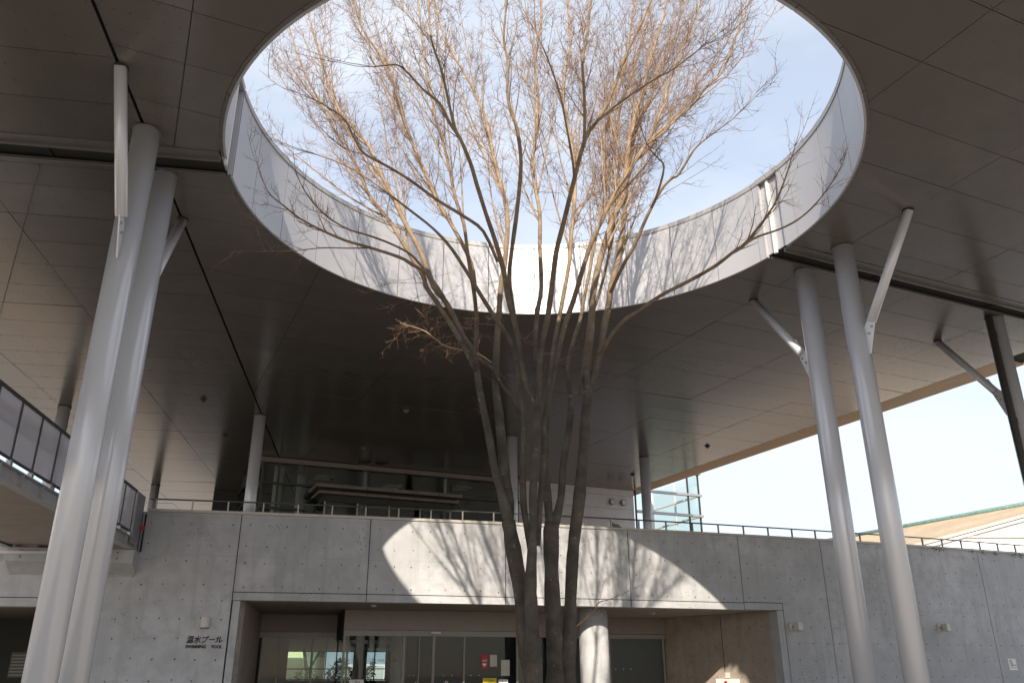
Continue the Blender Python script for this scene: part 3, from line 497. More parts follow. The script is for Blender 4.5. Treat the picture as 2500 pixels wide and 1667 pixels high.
# ------------------------------------------------------------------ lining of the round opening
SLOTS = ((R_(-173.7), R_(-168.4)), (R_(21.6), R_(28.0)))
def arc_panel(a0, a1, r0, r1, z0, z1, n=8):
    mb = MB(); A = [a0+(a1-a0)*k/n for k in range(n+1)]
    P = lambda r, a, z: (CX+r*math.cos(a), CY+r*math.sin(a), z)
    vs = []
    for a in A: vs += [P(r0,a,z0), P(r0,a,z1), P(r1,a,z0), P(r1,a,z1)]
    fs = []; sm = []
    for k in range(n):
        b = 4*k; c = b+4
        fs += [(b,b+1,c+1,c), (b+2,c+2,c+3,b+3), (b,c,c+2,b+2), (b+1,b+3,c+3,c+1)]; sm += [True,True,False,False]
    fs += [(0,2,3,1), (4*n,4*n+1,4*n+3,4*n+2)]; sm += [False,False]
    for f, q in zip(fs, sm): mb.add([vs[i] for i in f], [(0,1,2,3)], False) if not q else None
    k2 = [f for f, q in zip(fs, sm) if q]; mb.add(vs, k2, True); return mb
cuts = sorted([R_(((x+180) % 360)-180) for x in [173.7-12*k for k in range(30)]])
segs = []
for a, b in zip(cuts, cuts[1:]+[cuts[0]+2*math.pi]):
    parts = [(a,b)]
    for s0, s1 in SLOTS:
        for sh in (0, 2*math.pi, -2*math.pi):
            nxt = []
            for x, y in parts:
                if s1+sh <= x or s0+sh >= y: nxt.append((x,y)); continue
                if s0+sh > x: nxt.append((x, s0+sh))
                if s1+sh < y: nxt.append((s1+sh, y))
            parts = nxt
    segs += [q for q in parts if q[1]-q[0] > R_(.8)]
dj = .0016
for a, b in segs:
    arc_panel(a+dj, b-dj, RAD, RAD+.03, ZC-.03, ZTOP-.06).build('lining_panel', MAT['fascia'], roof)
    arc_panel(a+.0012, b-.0012, RAD-.012, RAD+.16, ZTOP-.055, ZTOP+.03).build('lining_cap', MAT['fascia_cap'], roof)
    arc_panel(a+dj, b-dj, RAD+.032, RAD+.072, ZC-.012, ZC+.03).build('opening_trim', MAT['trim'], roof)
for a, b in segs: arc_panel(a-.002, b+.002, RAD+.035, RAD+.085, ZC+.035, ZTOP-.06).build('lining_backing', MAT['joint'], roof)
for s0, s1 in SLOTS:                              # recessed slot where the gap meets the lining
    m_ = (s0+s1)/2
    arc_panel(s0, s1, RAD+.06, RAD+.085, ZC+.03, ZTOP-.06, 3).build('slot_back', MAT['fascia'], roof)
    arc_panel(s0-.004, s1+.004, RAD-.014, RAD+.17, ZTOP-.05, ZTOP+.045, 3).build('slot_cap', MAT['fascia_cap'], roof)
    for a, w in ((s0, .004), (s1-.004, .004)):
        arc_panel(a, a+w, RAD+.001, RAD+.058, ZC-.025, ZTOP-.055, 1).build('slot_return', MAT['fascia'], roof)
    arc_panel(m_+.005, m_+.017, RAD+.02, RAD+.058, ZC-.02, ZTOP-.056, 2).build('slot_post', MAT['white2'], roof)

# ================================================================== steel columns
def column(name, x, y, z0, z1, lean=(0,0), brace=None, label='', group='steel columns under the canopy', dia=.32):
    t = empty(name, (x+lean[0], y+lean[1], z0), label=label, cat='column', group=group)
    MB().tube([(x+lean[0], y+lean[1], z0), (x, y, z1-.004)], dia/2, 40).build('shaft', MAT['column'], t)
    MB().tube([(x, y, z1-.03), (x, y, z1-.003)], dia/2+.012, 32).build('collar', MAT['trim'], t)
    MB().tube([(x+lean[0], y+lean[1], z0), (x+lean[0], y+lean[1], z0+.025)], dia/2+.1, 24).build('base_plate', MAT['steel'], t)
    if brace:
        bx, by = brace; d = Vector((bx, by)).normalized()
        P = lambda s, z: Vector((x+d.x*s, y+d.y*s, z))
        br = MB().tube([P(.30,6.50), P(.30+.004,6.507), P(Vector((bx,by)).length, z1-.004)], [.062,.07,.07], 24).build('brace', MAT['column'], t)
        n = Vector((-d.y, d.x, 0))
        pl = MB(); o = [P(.158,6.02), P(.20,6.02), P(.40,6.56), P(.44,6.78), P(.40,6.80), P(.30,6.60), P(.158,6.46)]
        k = len(o); pl.add([q-n*.008 for q in o]+[q+n*.008 for q in o], [tuple(range(k))[::-1], tuple(range(k,2*k))]+[(i,(i+1)%k,k+(i+1)%k,k+i) for i in range(k)])
        pl.build('gusset_plate', MAT['column'], br)
        MB().tube([P(Vector((bx,by)).length-.02, z1-.025), P(Vector((bx,by)).length-.02, z1-.003)], .082, 20).build('brace_collar', MAT['dark'], br)
        for s in (.235, .30):
            for sg in (-1, 1):
                c = P(s, 6.33+(s-.235)*1.4)+n*sg*.008; MB().disc(c, n*sg, .017, 8, .018).build('bolt', MAT['bolt'], br)
    return t
LB, LC = lL*1.22, lC*1.30
column('steel_column', -4.56, 8.63, 0, ZC, (-.02,.02), (-LB.x,-LB.y), 'stout white steel column in front of the footbridge, its brace reaching towards the camera')
column('steel_column', -4.72, 9.60, 0, ZC, (-.02,.02), (LB.x,LB.y), 'white steel column standing just behind the left foreground column')
column('steel_column', 4.95, 12.57, 0, ZC, (.01,0), (LC.x,LC.y), 'white column right of the tree with its brace angled up to the left')
column('steel_column', 5.29, 11.74, 0, ZC, (.02,0), (-LC.x,-LC.y), 'white column right of the tree with its brace angled up to the right')
c3 = column('steel_column', 9.27, 14.60, 0, ZC, (0,0), (LC.x,LC.y), 'shaded column with a dark downpipe at the right edge of the picture')
pp = Vector((9.27,14.60))-rC*.235-lC*.05
MB().tube([(pp.x,pp.y,.1), (pp.x,pp.y,ZC-.004)], .062, 20).build('downpipe', MAT['pipe'], c3)
for z in (2., 4.2, 5.75, 7.45):
    q = pp+rC*.08; MB().bar(pp+rC*.04, pp+rC*.13, .05, z, z+.14).build('pipe_bracket', MAT['dark'], c3)
for x, y, lab in ((-6.64,20.95,'round column on the terrace at the left corner of the glass pavilion'), (-11.39,20.15,'round terrace column seen just above the footbridge rail'), (-12.88,29.64,'far round terrace column at the end of the bridge railing'), (.0,23.1,'round terrace column almost hidden behind the tree stems'), (4.16,25.64,'slim round terrace column in front of the clear glass corner')):
    column('terrace_column', x, y, 3.85, ZC, label=lab, group='columns on the upper terrace', dia=.30)

# ================================================================== concrete wall (gently curved)
def W(x): return .005602*x*x+.28271*x+18.673
def Wn(x):
    s = .011204*x+.28271; n = Vector((s, -1)); return n.normalized()      # towards the viewer
def wp(x, off=0.): n = Wn(x); return Vector((x, W(x)))-n*off                # off > 0: behind the face
def strip(mb, x0, x1, z0, z1, o0, o1, step=.6, caps=(1,1,1,1)):
    n = max(1, math.ceil((x1-x0)/step)); X = [x0+(x1-x0)*k/n for k in range(n+1)]
    vs = []
    for x in X:
        a, b = wp(x,o0), wp(x,o1); vs += [(a.x,a.y,z0),(a.x,a.y,z1),(b.x,b.y,z0),(b.x,b.y,z1)]
    fs = []
    for k in range(n):
        i = 4*k; j = i+4
        fs += [(i,j,j+1,i+1), (i+2,i+3,j+3,j+2)]
        if caps[0]: fs.append((i,i+2,j+2,j))
        if caps[1]: fs.append((i+1,j+1,j+3,i+3))
    if caps[2]: fs.append((0,1,3,2))
    if caps[3]: fs.append((4*n,4*n+2,4*n+3,4*n+1))
    mb.add(vs, fs); return mb
wall = empty('concrete_wall', (0, W(0), 0), label='long curved fair-faced concrete wall with tie holes behind the tree', cat='wall')
ROWS_UP = (4.44, 4.02, 3.69, 3.22); ROWS_ALL = (4.45, 4.02, 3.70, 3.25, 2.95, 2.60, 2.24, 1.86, 1.48, 1.05, .6)
rt = random.Random(5)
def ties(panel, x0, x1, rows, zmin=0, zmax=9, xmin=None):
    mb = MB(); n = max(1, round((x1-x0-.3)/.375)); rng = [x0+.16+(x1-x0-.32)*k/n for k in range(n+1)]
    for z in rows:
        if not zmin < z < zmax: continue
        for x in rng:
            xx = x+rt.uniform(-.022,.022); zz = z+rt.uniform(-.018,.018)
            if xmin and not xmin(xx,zz): continue
            c = wp(xx,.004); n_ = Wn(xx); mb.disc((c.x,c.y,zz), (n_.x,n_.y,0), rt.uniform(.011,.019), 9, .0055)
    if mb.v: mb.build('tie_holes', MAT['plug'], panel, kind='stuff')
JX = [-16., -12.4, -7.49, -5.61, -3.03, -.15, 2.67, 5.45, 7.72, 10.28, 12.71, 15.3, 18.4]
G = .009; TH = .32
for a, b in zip(JX[:-1], JX[1:]):
    x0, x1 = a+G, b-G
    if b <= -7.4:                                       # left of the entrance, above the underpass
        xe = -8.7
        if b < -8:
            o = strip(MB(), x0, x1, 2.97, 4.66, 0, TH).build('concrete_panel', MAT['wall'], wall); ties(o, x0, x1, ROWS_ALL, 3.05)
            strip(MB(), x0, x1, 2.80, 2.955, 0, TH).build('lintel_panel', MAT['wall'], wall)
        else:
            mb = MB(); strip(mb, x0, xe, 2.97, 4.66, 0, TH, caps=(1,1,1,0)); strip(mb, xe, x1, 3.38, 4.66, 0, TH, caps=(1,1,0,1))
            o = mb.build('concrete_panel', MAT['wall'], wall); ties(o, x0, x1, ROWS_ALL, .2, 9, lambda x, z: z > 3.4)
            strip(MB(), x0, xe-.016, 2.80, 2.955, 0, TH).build('lintel_panel', MAT['wall'], wall)
    elif b <= -5.5:
        mb = strip(MB(), x0, x1, 0, 4.66, 0, TH, caps=(1,1,0,1)); strip(mb, -8.7, x0, 0, 3.375, 0, TH)
        o = mb.build('concrete_panel', MAT['wall'], wall); ties(o, -8.6, x1, ROWS_ALL, 0, 9, lambda x, z: z < 3.3 or x > x0+.05)
    elif a >= 7.7:
        o = strip(MB(), x0, x1, 0, 4.66, 0, TH).build('concrete_panel', MAT['wall'], wall); ties(o, x0, x1, ROWS_ALL)
    elif a < 5.4:
        o = strip(MB(), x0, x1, 3.128, 4.66, 0, TH).build('concrete_panel', MAT['wall'], wall); ties(o, x0, x1, ROWS_UP)
        strip(MB(), x0 if a > -5 else x0, x1, 2.965, 3.112, 0, TH).build('lintel_panel', MAT['wall'], wall)
    else:
        mb = MB(); strip(mb, x0, 6.47, 3.145, 4.66, 0, TH, caps=(1,1,1,0)); strip(mb, 6.47, x1, 0, 4.66, 0, TH)
        o = mb.build('concrete_panel', MAT['wall'], wall); ties(o, x0, x1, ROWS_ALL, .2, 9, lambda x, z: z > 3.18 or x > 6.6)
        strip(MB(), x0, 6.45, 2.975, 3.128, 0, TH).build('lintel_panel', MAT['wall'], wall)
strip(MB(), -5.59, -5.452, 0, 2.955, 0, TH).build('portal_jamb', MAT['wall'], wall)
strip(MB(), 6.29, 6.452, 0, 2.962, 0, TH).build('portal_jamb', MAT['wall'], wall)
strip(MB(), -15.9, 18.3, 2.99, 4.64, .02, .30, 1.).build('joint_backing', MAT['joint'], wall)
strip(MB(), 6.48, 18.3, .02, 2.99, .02, .30, 1.).build('joint_backing', MAT['joint'], wall)
strip(MB(), -8.6, -5.62, .02, 2.99, .02, .30, 1.).build('joint_backing', MAT['joint'], wall)
strip(MB(), -7.42, 18.4, 4.664, 4.72, -.025, TH+.03).build('coping', MAT['coping'], wall)
# corbel carrying the bridge
mb = MB(); n0 = Wn(-8.6); d0 = Vector((-n0.y, n0.x)); A = wp(-9.70,-.001); B = wp(-7.46,-.001)
def cor(p, o, z): return (p.x+n0.x*o, p.y+n0.y*o, z)
mb.hexa([cor(A,0,3.38), cor(A+d0*0,.36,3.60), cor(B,.36,3.60), cor(B,0,3.40)][::1], [cor(A,0,3.85), cor(A,.36,3.85), cor(B,.36,3.85), cor(B,0,3.85)])
cb = mb.build('corbel', MAT['wall'], wall)
mb = MB()
for x in (-9.45, -8.9, -8.3, -7.75):
    c = wp(x, -.362)
    for z in (3.68, 3.79): mb.disc((c.x,c.y,z), (n0.x,n0.y,0), .018, 8, .004)
mb.build('tie_holes', MAT['plug'], cb, kind='stuff')
for x in (-9.35, -7.75):
    c = wp(x, -.16); MB().box(c.x-.16, c.x+.16, c.y-.1, c.y+.1, 3.85, 3.95).build('bearing_block', MAT['coping'], wall)

# low railing on the coping
rail = empty('wall_railing', (0, W(0), 4.72), label='low steel railing running along the top of the concrete wall', cat='railing')
xs = []; x = -7.3
while x < 17.8:
    xs.append(x); x += .71/math.sqrt(1+(.011204*x+.28271)**2)
pm = MB(); pm.box(-.012,.012,-.022,.022,0,.215); pme = pm.mesh('rail_post'); pme.materials.append(MAT['post'])
for x in xs:
    c = wp(x,.12); o = link('post', pme, None, rail); o.location = (c.x, c.y, 4.715); n = Wn(x); o.rotation_euler = (0,0,math.atan2(n.y,n.x)+math.pi/2)
pts = [wp(-7.42+25.3*k/70,.12) for k in range(71)]
MB().tube([(p.x,p.y,4.94) for p in pts], .017, 8).build('top_rail', MAT['rail'], rail)

# ================================================================== entrance storey behind the wall
slab = MB(); pl = [wp(-15.9+34.2*k/40, TH) for k in range(41)]
poly = [(p.x,p.y) for p in pl]+[(20,60),(-22,60)]
slab.prism([(x,y+.005) for x,y in poly[:41]]+poly[41:], 2.972, 3.85).build('terrace_slab', MAT['soffit'], kind='structure')
ent = empty('sliding_door_entrance', (-1.3, 20.8, 0), label='recessed entrance front of bronze framed sliding glass doors under a plain header', cat='entrance')
V0, V1 = Vector((-3.87,20.06)), Vector((1.45,21.49)); vd = (V1-V0).normalized(); vn = Vector((-vd.y,vd.x))
vp = lambda s, o=0.: V0+vd*s+vn*o
VL = (V1-V0).length
MB().bar(vp(0), vp(VL), .10, 2.53, 2.968, .05).build('header_panel', MAT['header'], ent)
MB().bar(vp(0,-.012), vp(VL,-.012), .10, 2.40, 2.522, .05).build('transom', MAT['door'], ent)
MB().bar(vp(2.01,-.05), vp(2.24,-.05), .06, 2.46, 2.50, .0).build('door_sensor', MAT['lampm'], ent)
MS = [0.03, 1.40, 1.76, 2.10, 2.83, 4.13, 4.9, VL-.03]
for s, w in zip(MS, (.05,.05,.03,.06,.04,.05,.04,.05)):
    MB().bar(vp(s-w/2), vp(s+w/2), .06, 0, 2.40, .05).build('mullion', MAT['door'], ent)
for s0, s1 in zip(MS[:-1], MS[1:]):
    MB().bar(vp(s0+.03), vp(s1-.03), .01, .06, 2.398, .05).build('glass_pane', MAT['glass_dark'], ent)
# vestibule side faces, left wing and right wing
VB0 = vp(0,2.6)
MB().bar(vp(0,.11), vp(0,2.2), .06, 2.40, 2.968, 0).build('vestibule_side', MAT['dark'], ent)  # side face coloured near black to carry its deep shadow
LW0, LW1 = Vector((-6.28,21.55)), Vector((-3.85,22.12))
for nm, z0, z1, mt in (('header_panel',2.56,2.968,'header'), ('transom',2.42,2.552,'door')):
    MB().bar(LW0, LW1, .08, z0, z1, 0).build(nm, MAT[mt], ent)
ld = (LW1-LW0).normalized()
for s in (.14, .55, 1.36, 2.2):
    MB().bar(LW0+ld*(s-.02), LW0+ld*(s+.02), .06, 0, 2.42, 0).build('mullion', MAT['door'], ent)
for s0, s1 in ((.16,.53),(.57,1.34),(1.38,2.18)):
    MB().bar(LW0+ld*s0, LW0+ld*s1, .01, .06, 2.418, 0).build('glass_pane', MAT['glass_dark'], ent)
RW0, RW1 = Vector((2.2,23.3)), Vector((4.12,23.75)); rd = (RW1-RW0).normalized()
MB().bar(RW0-rd*.9, RW1, .08, 2.56, 2.968, 0).build('header_panel', MAT['header'], ent)
MB().bar(RW0-rd*.9, RW1, .10, 2.44, 2.552, 0).build('transom', MAT['door'], ent)
for s in (.36, 1.89): MB().bar(RW0+rd*(s-.03), RW0+rd*(s+.03), .07, 0, 2.44, 0).build('mullion', MAT['door'], ent)
fg = MB().bar(RW0+rd*.40, RW0+rd*1.85, .012, .05, 2.438, 0).build('frosted_pane', MAT['frost'], ent, label='dark frosted glass panel')
for s in (.52, .74, .95):
    c = RW0+rd*s; MB().disc((c.x+rd.y*.008,c.y-rd.x*.008,1.69), (rd.y,-rd.x,0), .012, 8, .003).build('marker_dot', MAT['white2'], fg)
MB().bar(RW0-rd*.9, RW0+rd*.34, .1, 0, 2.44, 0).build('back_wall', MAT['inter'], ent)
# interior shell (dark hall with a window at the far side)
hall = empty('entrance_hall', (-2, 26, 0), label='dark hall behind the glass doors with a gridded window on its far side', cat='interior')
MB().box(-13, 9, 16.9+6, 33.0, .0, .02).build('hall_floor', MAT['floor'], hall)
MB().bar((-5.45,17.62), (-6.22,21.55), .16, 0, 2.968, .08).build('side_wall', MAT['wall2'], hall)
rw = MB(); P0, P1 = wp(6.30,TH+.004), Vector((4.10,23.78)); rw.bar(P0, P1, .14, 0, 2.968, -.07); RWALL = rw.build('side_wall', MAT['wall2'], hall)
dW = (P1-P0).normalized(); nW = Vector((-dW.y, dW.x))
mb = MB()
for z in (2.62, 2.2, 1.86, 1.5):
    for s in (.25,.62,1.0,1.38,1.75,2.15,2.6,3.0): 
        q = P0+dW*s+nW*.0015; mb.disc((q.x,q.y,z), (nW.x,nW.y,0), .016, 8, .003)
mb.build('tie_holes', MAT['plug'], RWALL, kind='stuff')
q = P0+dW*1.5; MB().bar(q+nW*.001, q+dW*.016+nW*.001, .006, 0, 2.96, 0).build('wall_joint', MAT['joint'], RWALL)
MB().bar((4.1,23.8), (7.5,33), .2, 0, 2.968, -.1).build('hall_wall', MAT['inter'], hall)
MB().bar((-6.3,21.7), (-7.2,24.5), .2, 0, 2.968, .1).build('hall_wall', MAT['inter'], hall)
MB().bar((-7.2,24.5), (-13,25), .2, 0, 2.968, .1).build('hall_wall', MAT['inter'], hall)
FW0, FW1 = Vector((-13,32.3)), Vector((8,37.6)); fd = (FW1-FW0).normalized()
def fwx(s): return FW0+fd*s
W0, W1 = 4.6, 8.35
MB().bar(FW0, fwx(W0), .2, 0, 2.968, 0).build('hall_wall', MAT['inter'], hall)
MB().bar(fwx(W1), FW1, .2, 0, 2.968, 0).build('hall_wall', MAT['inter_blue'], hall)
MB().bar(fwx(W0), fwx(W1), .2, 0, 1.35, 0).build('window_sill_wall', MAT['soil'], hall)
MB().bar(fwx(W0), fwx(W1), .2, 2.86, 2.968, 0).build('window_head', MAT['inter'], hall)
win = MB().bar(fwx(W0), fwx(W1), .012, 1.352, 2.858, 0).build('far_window', MAT['clear'], hall)
for s in (W0+.02, 5.5, 6.05, 6.45, 6.86, 7.3, 7.9, W1-.02): MB().bar(fwx(s-.02), fwx(s+.02), .05, 1.352, 2.858, 0).build('muntin', MAT['frame'], win)
for z in (1.38, 1.76, 2.38, 2.83): MB().bar(fwx(W0), fwx(W1), .044, z-.018, z+.018, 0).build('muntin', MAT['frame'], win)
for x, y in ((-3.3,25.5),(.4,26.2),(-5.0,29.)):
    MB().tube([(x,y,0),(x,y,2.968)], .22, 20).build('hall_column', MAT['white'], hall)
MB().box(-1.6, 3.0, 29.2, 29.5, 0, 1.5).build('counter', MAT['inter_blue'], hall)
for x, y in ((-2.2,23.4),(-.3,23.8),(-1.,26.5)): MB().box(x-.12,x+.12,y-.05,y+.05,2.93,2.97).build('hall_lamp', MAT['white2'], hall)
# round concrete column at the entrance
MB().tube([(1.86,20.15,0),(1.86,20.15,2.97)], .335, 48).build('entrance_column', MAT['wall'], None, label='thick round concrete column catching sunlight beside the entrance doors', cat='column')
# underpass on the left
up = empty('underpass', (-11, 19.5, 0), label='dark underpass opening in the concrete wall at far left', cat='passage')
MB().bar((-16,23.), (-8.3,24.3), .2, 0, 2.968, 0).build('back_wall', MAT['inter'], up)
MB().bar((-15.9,17.2), (-15.9,23), .2, 0, 2.968, 0).build('side_wall', MAT['inter'], up)
MB().box(-16,-8.4,16.9,24.2,.004,.012).build('passage_floor', MAT['floor'], up)
MB().bar(wp(-8.68,TH+.004), (-8.4,24.2), .2, 0, 2.968, -.1).build('side_wall', MAT['wall2'], up)
gv = empty('wall_grille', (-13.3,23.3,1.7), label='pale louvred grille on the back wall of the dark underpass', cat='grille')
c0, c1 = Vector((-13.22,23.33)), Vector((-12.74,23.41))
MB().bar(c0, c1, .05, 1.52, 2.14, 0).build('frame', MAT['frame'], gv)
for k in range(7): MB().bar(c0+(c1-c0)*.06, c0+(c1-c0)*.94, .09, 1.56+k*.08, 1.60+k*.08, 0).build('louvre', MAT['vent'], gv)

# ================================================================== lettering, lamps and notices on the wall
def text(body, size, mat, loc, xdir, parent=None, name='lettering', ext=.004, align='LEFT', shear=0., sx=1., bold=0., **k):
    """flat raised lettering; xdir = reading direction in plan, faces the viewer"""
    cu = bpy.data.curves.new(name, 'FONT'); cu.body = body; cu.size = size; cu.extrude = ext; cu.align_x = align; cu.shear = shear; cu.offset = bold; cu.resolution_u = 3
    tmp = bpy.data.objects.new('tmp', cu); COL.objects.link(tmp)
    dg = bpy.context.evaluated_depsgraph_get(); me = bpy.data.meshes.new_from_object(tmp.evaluated_get(dg)); bpy.data.objects.remove(tmp)
    X = Vector((xdir[0], xdir[1], 0)).normalized(); Z = Vector((0,0,1)); N = X.cross(Z)
    mm = Matrix(((X.x*sx,Z.x,N.x,loc[0]),(X.y*sx,Z.y,N.y,loc[1]),(X.z*sx,Z.z,N.z,loc[2]),(0,0,0,1)))
    me.transform(mm); me.materials.clear()
    return link(name, me, mat, parent, **k)
def wdir(x): n = Wn(x); return Vector((-n.y, n.x))
sg = empty('pool_sign', (-6.05, W(-6.05), 2.1), label='black raised lettering naming the heated swimming pool on the concrete wall', cat='sign')
c = wp(-6.36,-.004)
text('温水プール', .145, MAT['black'], (c.x,c.y,2.165), wdir(-6.05), sg, shear=.18, sx=.93, bold=.0035, ext=.006)
text('SWIMMING', .082, MAT['black'], (c.x,c.y,2.062), wdir(-6.05), sg, shear=.12, sx=.92, bold=.003, ext=.006)
c2 = wp(-5.89,-.004); text('POOL', .082, MAT['black'], (c2.x,c2.y,2.062), wdir(-6.05), sg, shear=.12, sx=.92, bold=.003, ext=.006)
# half-round wall lamp
lp = empty('wall_lamp', (-6.05, W(-6.05), 2.43), label='small half-round cream wall lamp above the pool lettering', cat='lamp')
def lamp_shell(x, z0, z1, r):
    n = Wn(x); d = wdir(x); c = wp(x,-.002); mb = MB(); k = 14
    prof = [c+d*(r*math.cos(math.pi*i/k))+n*(r*.85*math.sin(math.pi*i/k)+.03) for i in range(k+1)]
    prof = [c+d*r]+prof+[c-d*r]
    m = len(prof); mb.add([(p.x,p.y,z0) for p in prof]+[(p.x,p.y,z1) for p in prof], [tuple(range(m)), tuple(range(m,2*m))[::-1]]+[(i,i+1,m+i+1,m+i) for i in range(m-1)])
    return mb
lamp_shell(-6.05, 2.44, 2.632, .085).build('lamp_shade', MAT['lampm'], lp); lamp_shell(-6.05, 2.425, 2.438, .08).build('lamp_rim', MAT['frame'], lp)
for i, (x, z, lab) in enumerate(((6.62, 2.51, 'small box floodlight on the wall beside the entrance corner'), (10.92, 2.56, 'small box floodlight on the blue-grey wall right of the white columns'))):
    fl = empty('floodlight', (x, W(x), z), label=lab, cat='floodlight', group='floodlights on the concrete wall')
    n, d = Wn(x), wdir(x); c = wp(x,-.002)
    def bx(a0,a1,o0,o1,z0,z1,nm,mt,par=fl,dz=0.):
        q = [c+d*a0+n*o0, c+d*a1+n*o0, c+d*a1+n*o1, c+d*a0+n*o1]
        return MB().hexa([(p.x,p.y,z0) for p in q], [(p.x,p.y,z1+(dz if j>1 else 0)) for j,p in enumerate(q)]).build(nm, MAT[mt], par)
    bx(-.07,.05,0,.055,z+.01,z+.17,'mounting_box','lampm'); bx(-.02,.05,.055,.10,z+.05,z+.12,'swivel_arm','steel')
    h = bx(.03,.155,.085,.24,z+.005,z+.185,'lamp_head','lampm'); bx(.156,.172,.08,.245,z,z+.19,'bezel','steel',h)
nt_ = empty('wall_notice', (13.14, W(13.14), 1.65), label='small white paper notice with orange print low on the right wall', cat='notice')
strip(MB(), 13.01, 13.28, 1.64, 1.92, -.006, -.001).build('sheet', MAT['white2'], nt_)
c = wp(13.04,-.008)
for j, (t_, m_) in enumerate((('お願い', 'orange'), ('駐輪', 'orange'), ('ご遠慮下さい', 'black'), ('このスペースは', 'black'))):
    text(t_, .045 if j < 3 else .033, MAT[m_], (c.x+.02*(j==1),c.y,1.855-j*.055), wdir(13.1), nt_, ext=.001)
# fire hydrant box and plate on the right recess wall
fb = empty('fire_alarm_box', (5.64, 22.1, .9), label='white metal cabinet with a red lamp on the brown recess wall', cat='cabinet')
q0 = P0+dW*1.08+nW*.002; q1 = P0+dW*1.72+nW*.002
MB().bar(q0, q1, .12, .7, 1.455, .06).build('cabinet', MAT['white2'], fb)
qq = P0+dW*1.40+nW*.124; MB().disc((qq.x,qq.y,1.37), (nW.x,nW.y,0), .04, 16, .03).build('alarm_lamp', MAT['red'], fb)
q0 = P0+dW*1.36+nW*.002; q1 = P0+dW*1.50+nW*.002
MB().bar(q0, q1, .02, 1.475, 1.60, .01).build('switch_plate', MAT['lampm'], None, label='small beige switch plate just above the white cabinet', cat='plate')
# print and papers on the entrance glass
gs = empty('opening_hours', (-3.2, 20.2, 2.0), label='grey opening-hours lettering stuck on the entrance glass', cat='lettering')
gm = simple('vinyl_lettering_grey', (.20,.195,.19), .6)
def on_glass(s, z, o=.036): p = vp(s,o); return (p.x,p.y,z)
text('【開館時間 9:00〜22:00】', .092, gm, on_glass(.12,2.235), vd, gs, ext=.0006, sx=.98)
text('●温水プール  10:00〜21:00', .092, gm, on_glass(.12,2.08), vd, gs, ext=.0006, sx=.98)
text('トレーニング室  9:00〜21:00', .092, gm, on_glass(.12,1.845), vd, gs, ext=.0006, sx=.98)
def paper(s0, s1, z0, z1, mat, name, label, cat='poster'):
    o = empty(name, (*vp(s0), z0), label=label, cat=cat, group='papers on the entrance glass')
    MB().bar(vp(s0), vp(s1), .002, z0, z1, .0385).build('sheet', MAT[mat], o); return o
o = paper(3.25,3.40,1.70,2.01,'red','door_sticker','narrow red sticker with a white heart on the entrance glass')
text('AED', .07, MAT['white2'], on_glass(3.265,1.85,.035), vd, o, ext=.0005)
hs = vp(3.325,.0355); hm = MB(); hp = [(0,-.05),(.045,-.005),(.05,.02),(.03,.035),(.0,.02),(-.03,.035),(-.05,.02),(-.045,-.005)]
hm.add([(hs.x+vd.x*a, hs.y+vd.y*a, 1.785+b) for a,b in hp], [tuple(range(8))]); hm.build('heart', MAT['white2'], o)
paper(3.46,3.63,1.74,2.0,'paper','paper_notice','small cream paper right beside the red sticker')
paper(3.73,3.94,1.54,1.89,'paper','paper_notice','larger beige paper on the entrance glass nearest the tree stems')
o = paper(3.29,3.62,1.15,1.49,'yellow','poster','yellow poster low on the entrance glass, cut by the picture edge')
text('ご注意', .07, MAT['green'], on_glass(3.33,1.41,.035), vd, o, ext=.0005)
o = paper(3.67,3.90,1.15,1.46,'white2','poster','white notice with red ring low on the entrance glass')
text('お知らせ', .045, MAT['black'], on_glass(3.69,1.40,.035), vd, o, ext=.0005)
o = paper(.20,.52,1.1,1.47,'white2','poster','white framed notice low at the left of the entrance glass')
text('ご案内', .06, MAT['black'], on_glass(.26,1.40,.035), vd, o, ext=.0005)
for s in (2.42, 1.72):
    p = vp(s,.03); MB().tube([(p.x+vd.x*.03*math.cos(a),p.y+vd.y*.03*math.cos(a),1.40+.03*math.sin(a)) for a in [2*math.pi*k/14 for k in range(15)]], .005, 5).build('push_ring', MAT['white2'], ent)
for s in (1.55,1.65,2.35,2.55,3.0,3.2):
    p = vp(s,.036); MB().disc((p.x,p.y,1.55), (vn.x*-1,vn.y*-1,0), .009, 8, .002).build('marker_dot', MAT['white2'], ent)
# downlights under the soffit
for x, y, lab in ((3.45,21.4,'small round downlight in the soffit right of the lit column'), (-3.0,18.7,'small round downlight in the soffit above the left doors')):
    d_ = MB(); d_.tube([(x,y,2.93),(x,y,2.971)], .06, 16); d_.build('downlight', MAT['lampm'], None, label=lab, cat='downlight', group='soffit downlights')

# ================================================================== footbridge at left
br = empty('footbridge', (-6.6, 10.5, 3.85), label='steel footbridge with glass balustrade crossing from upper left to the wall', cat='footbridge')
B0 = Vector((-7.26,15.26)); bd = Vector((math.sin(R_(-9.4)), math.cos(R_(-9.4)))); bn = Vector((-bd.y, bd.x))    # bn points left
bp = lambda s, o=0.: B0+bd*s+bn*o
S0, S1, BW = -21., 1.55, 2.25
MB().bar(bp(S0), bp(S1), BW-.04, 4.0, 4.075, BW/2+.02).build('deck', MAT['deckm'], br)
for o, nm in ((.02,'edge_beam'), (BW,'edge_beam')):
    e = MB(); e.bar(bp(S0,o), bp(S1,o), .012, 3.875, 4.055); e.bar(bp(S0,o), bp(S1,o), .14, 3.862, 3.875); e.bar(bp(S0,o), bp(S1,o), .15, 4.056, 4.072)
    e = e.build(nm, MAT['beam'], br)
    s = S1-.1
    while s > S0 and o < 1:
        MB().bar(bp(s,o-.005), bp(s,o-.07), .012, 3.876, 4.055).build('stiffener', MAT['beam'], e); s -= .74
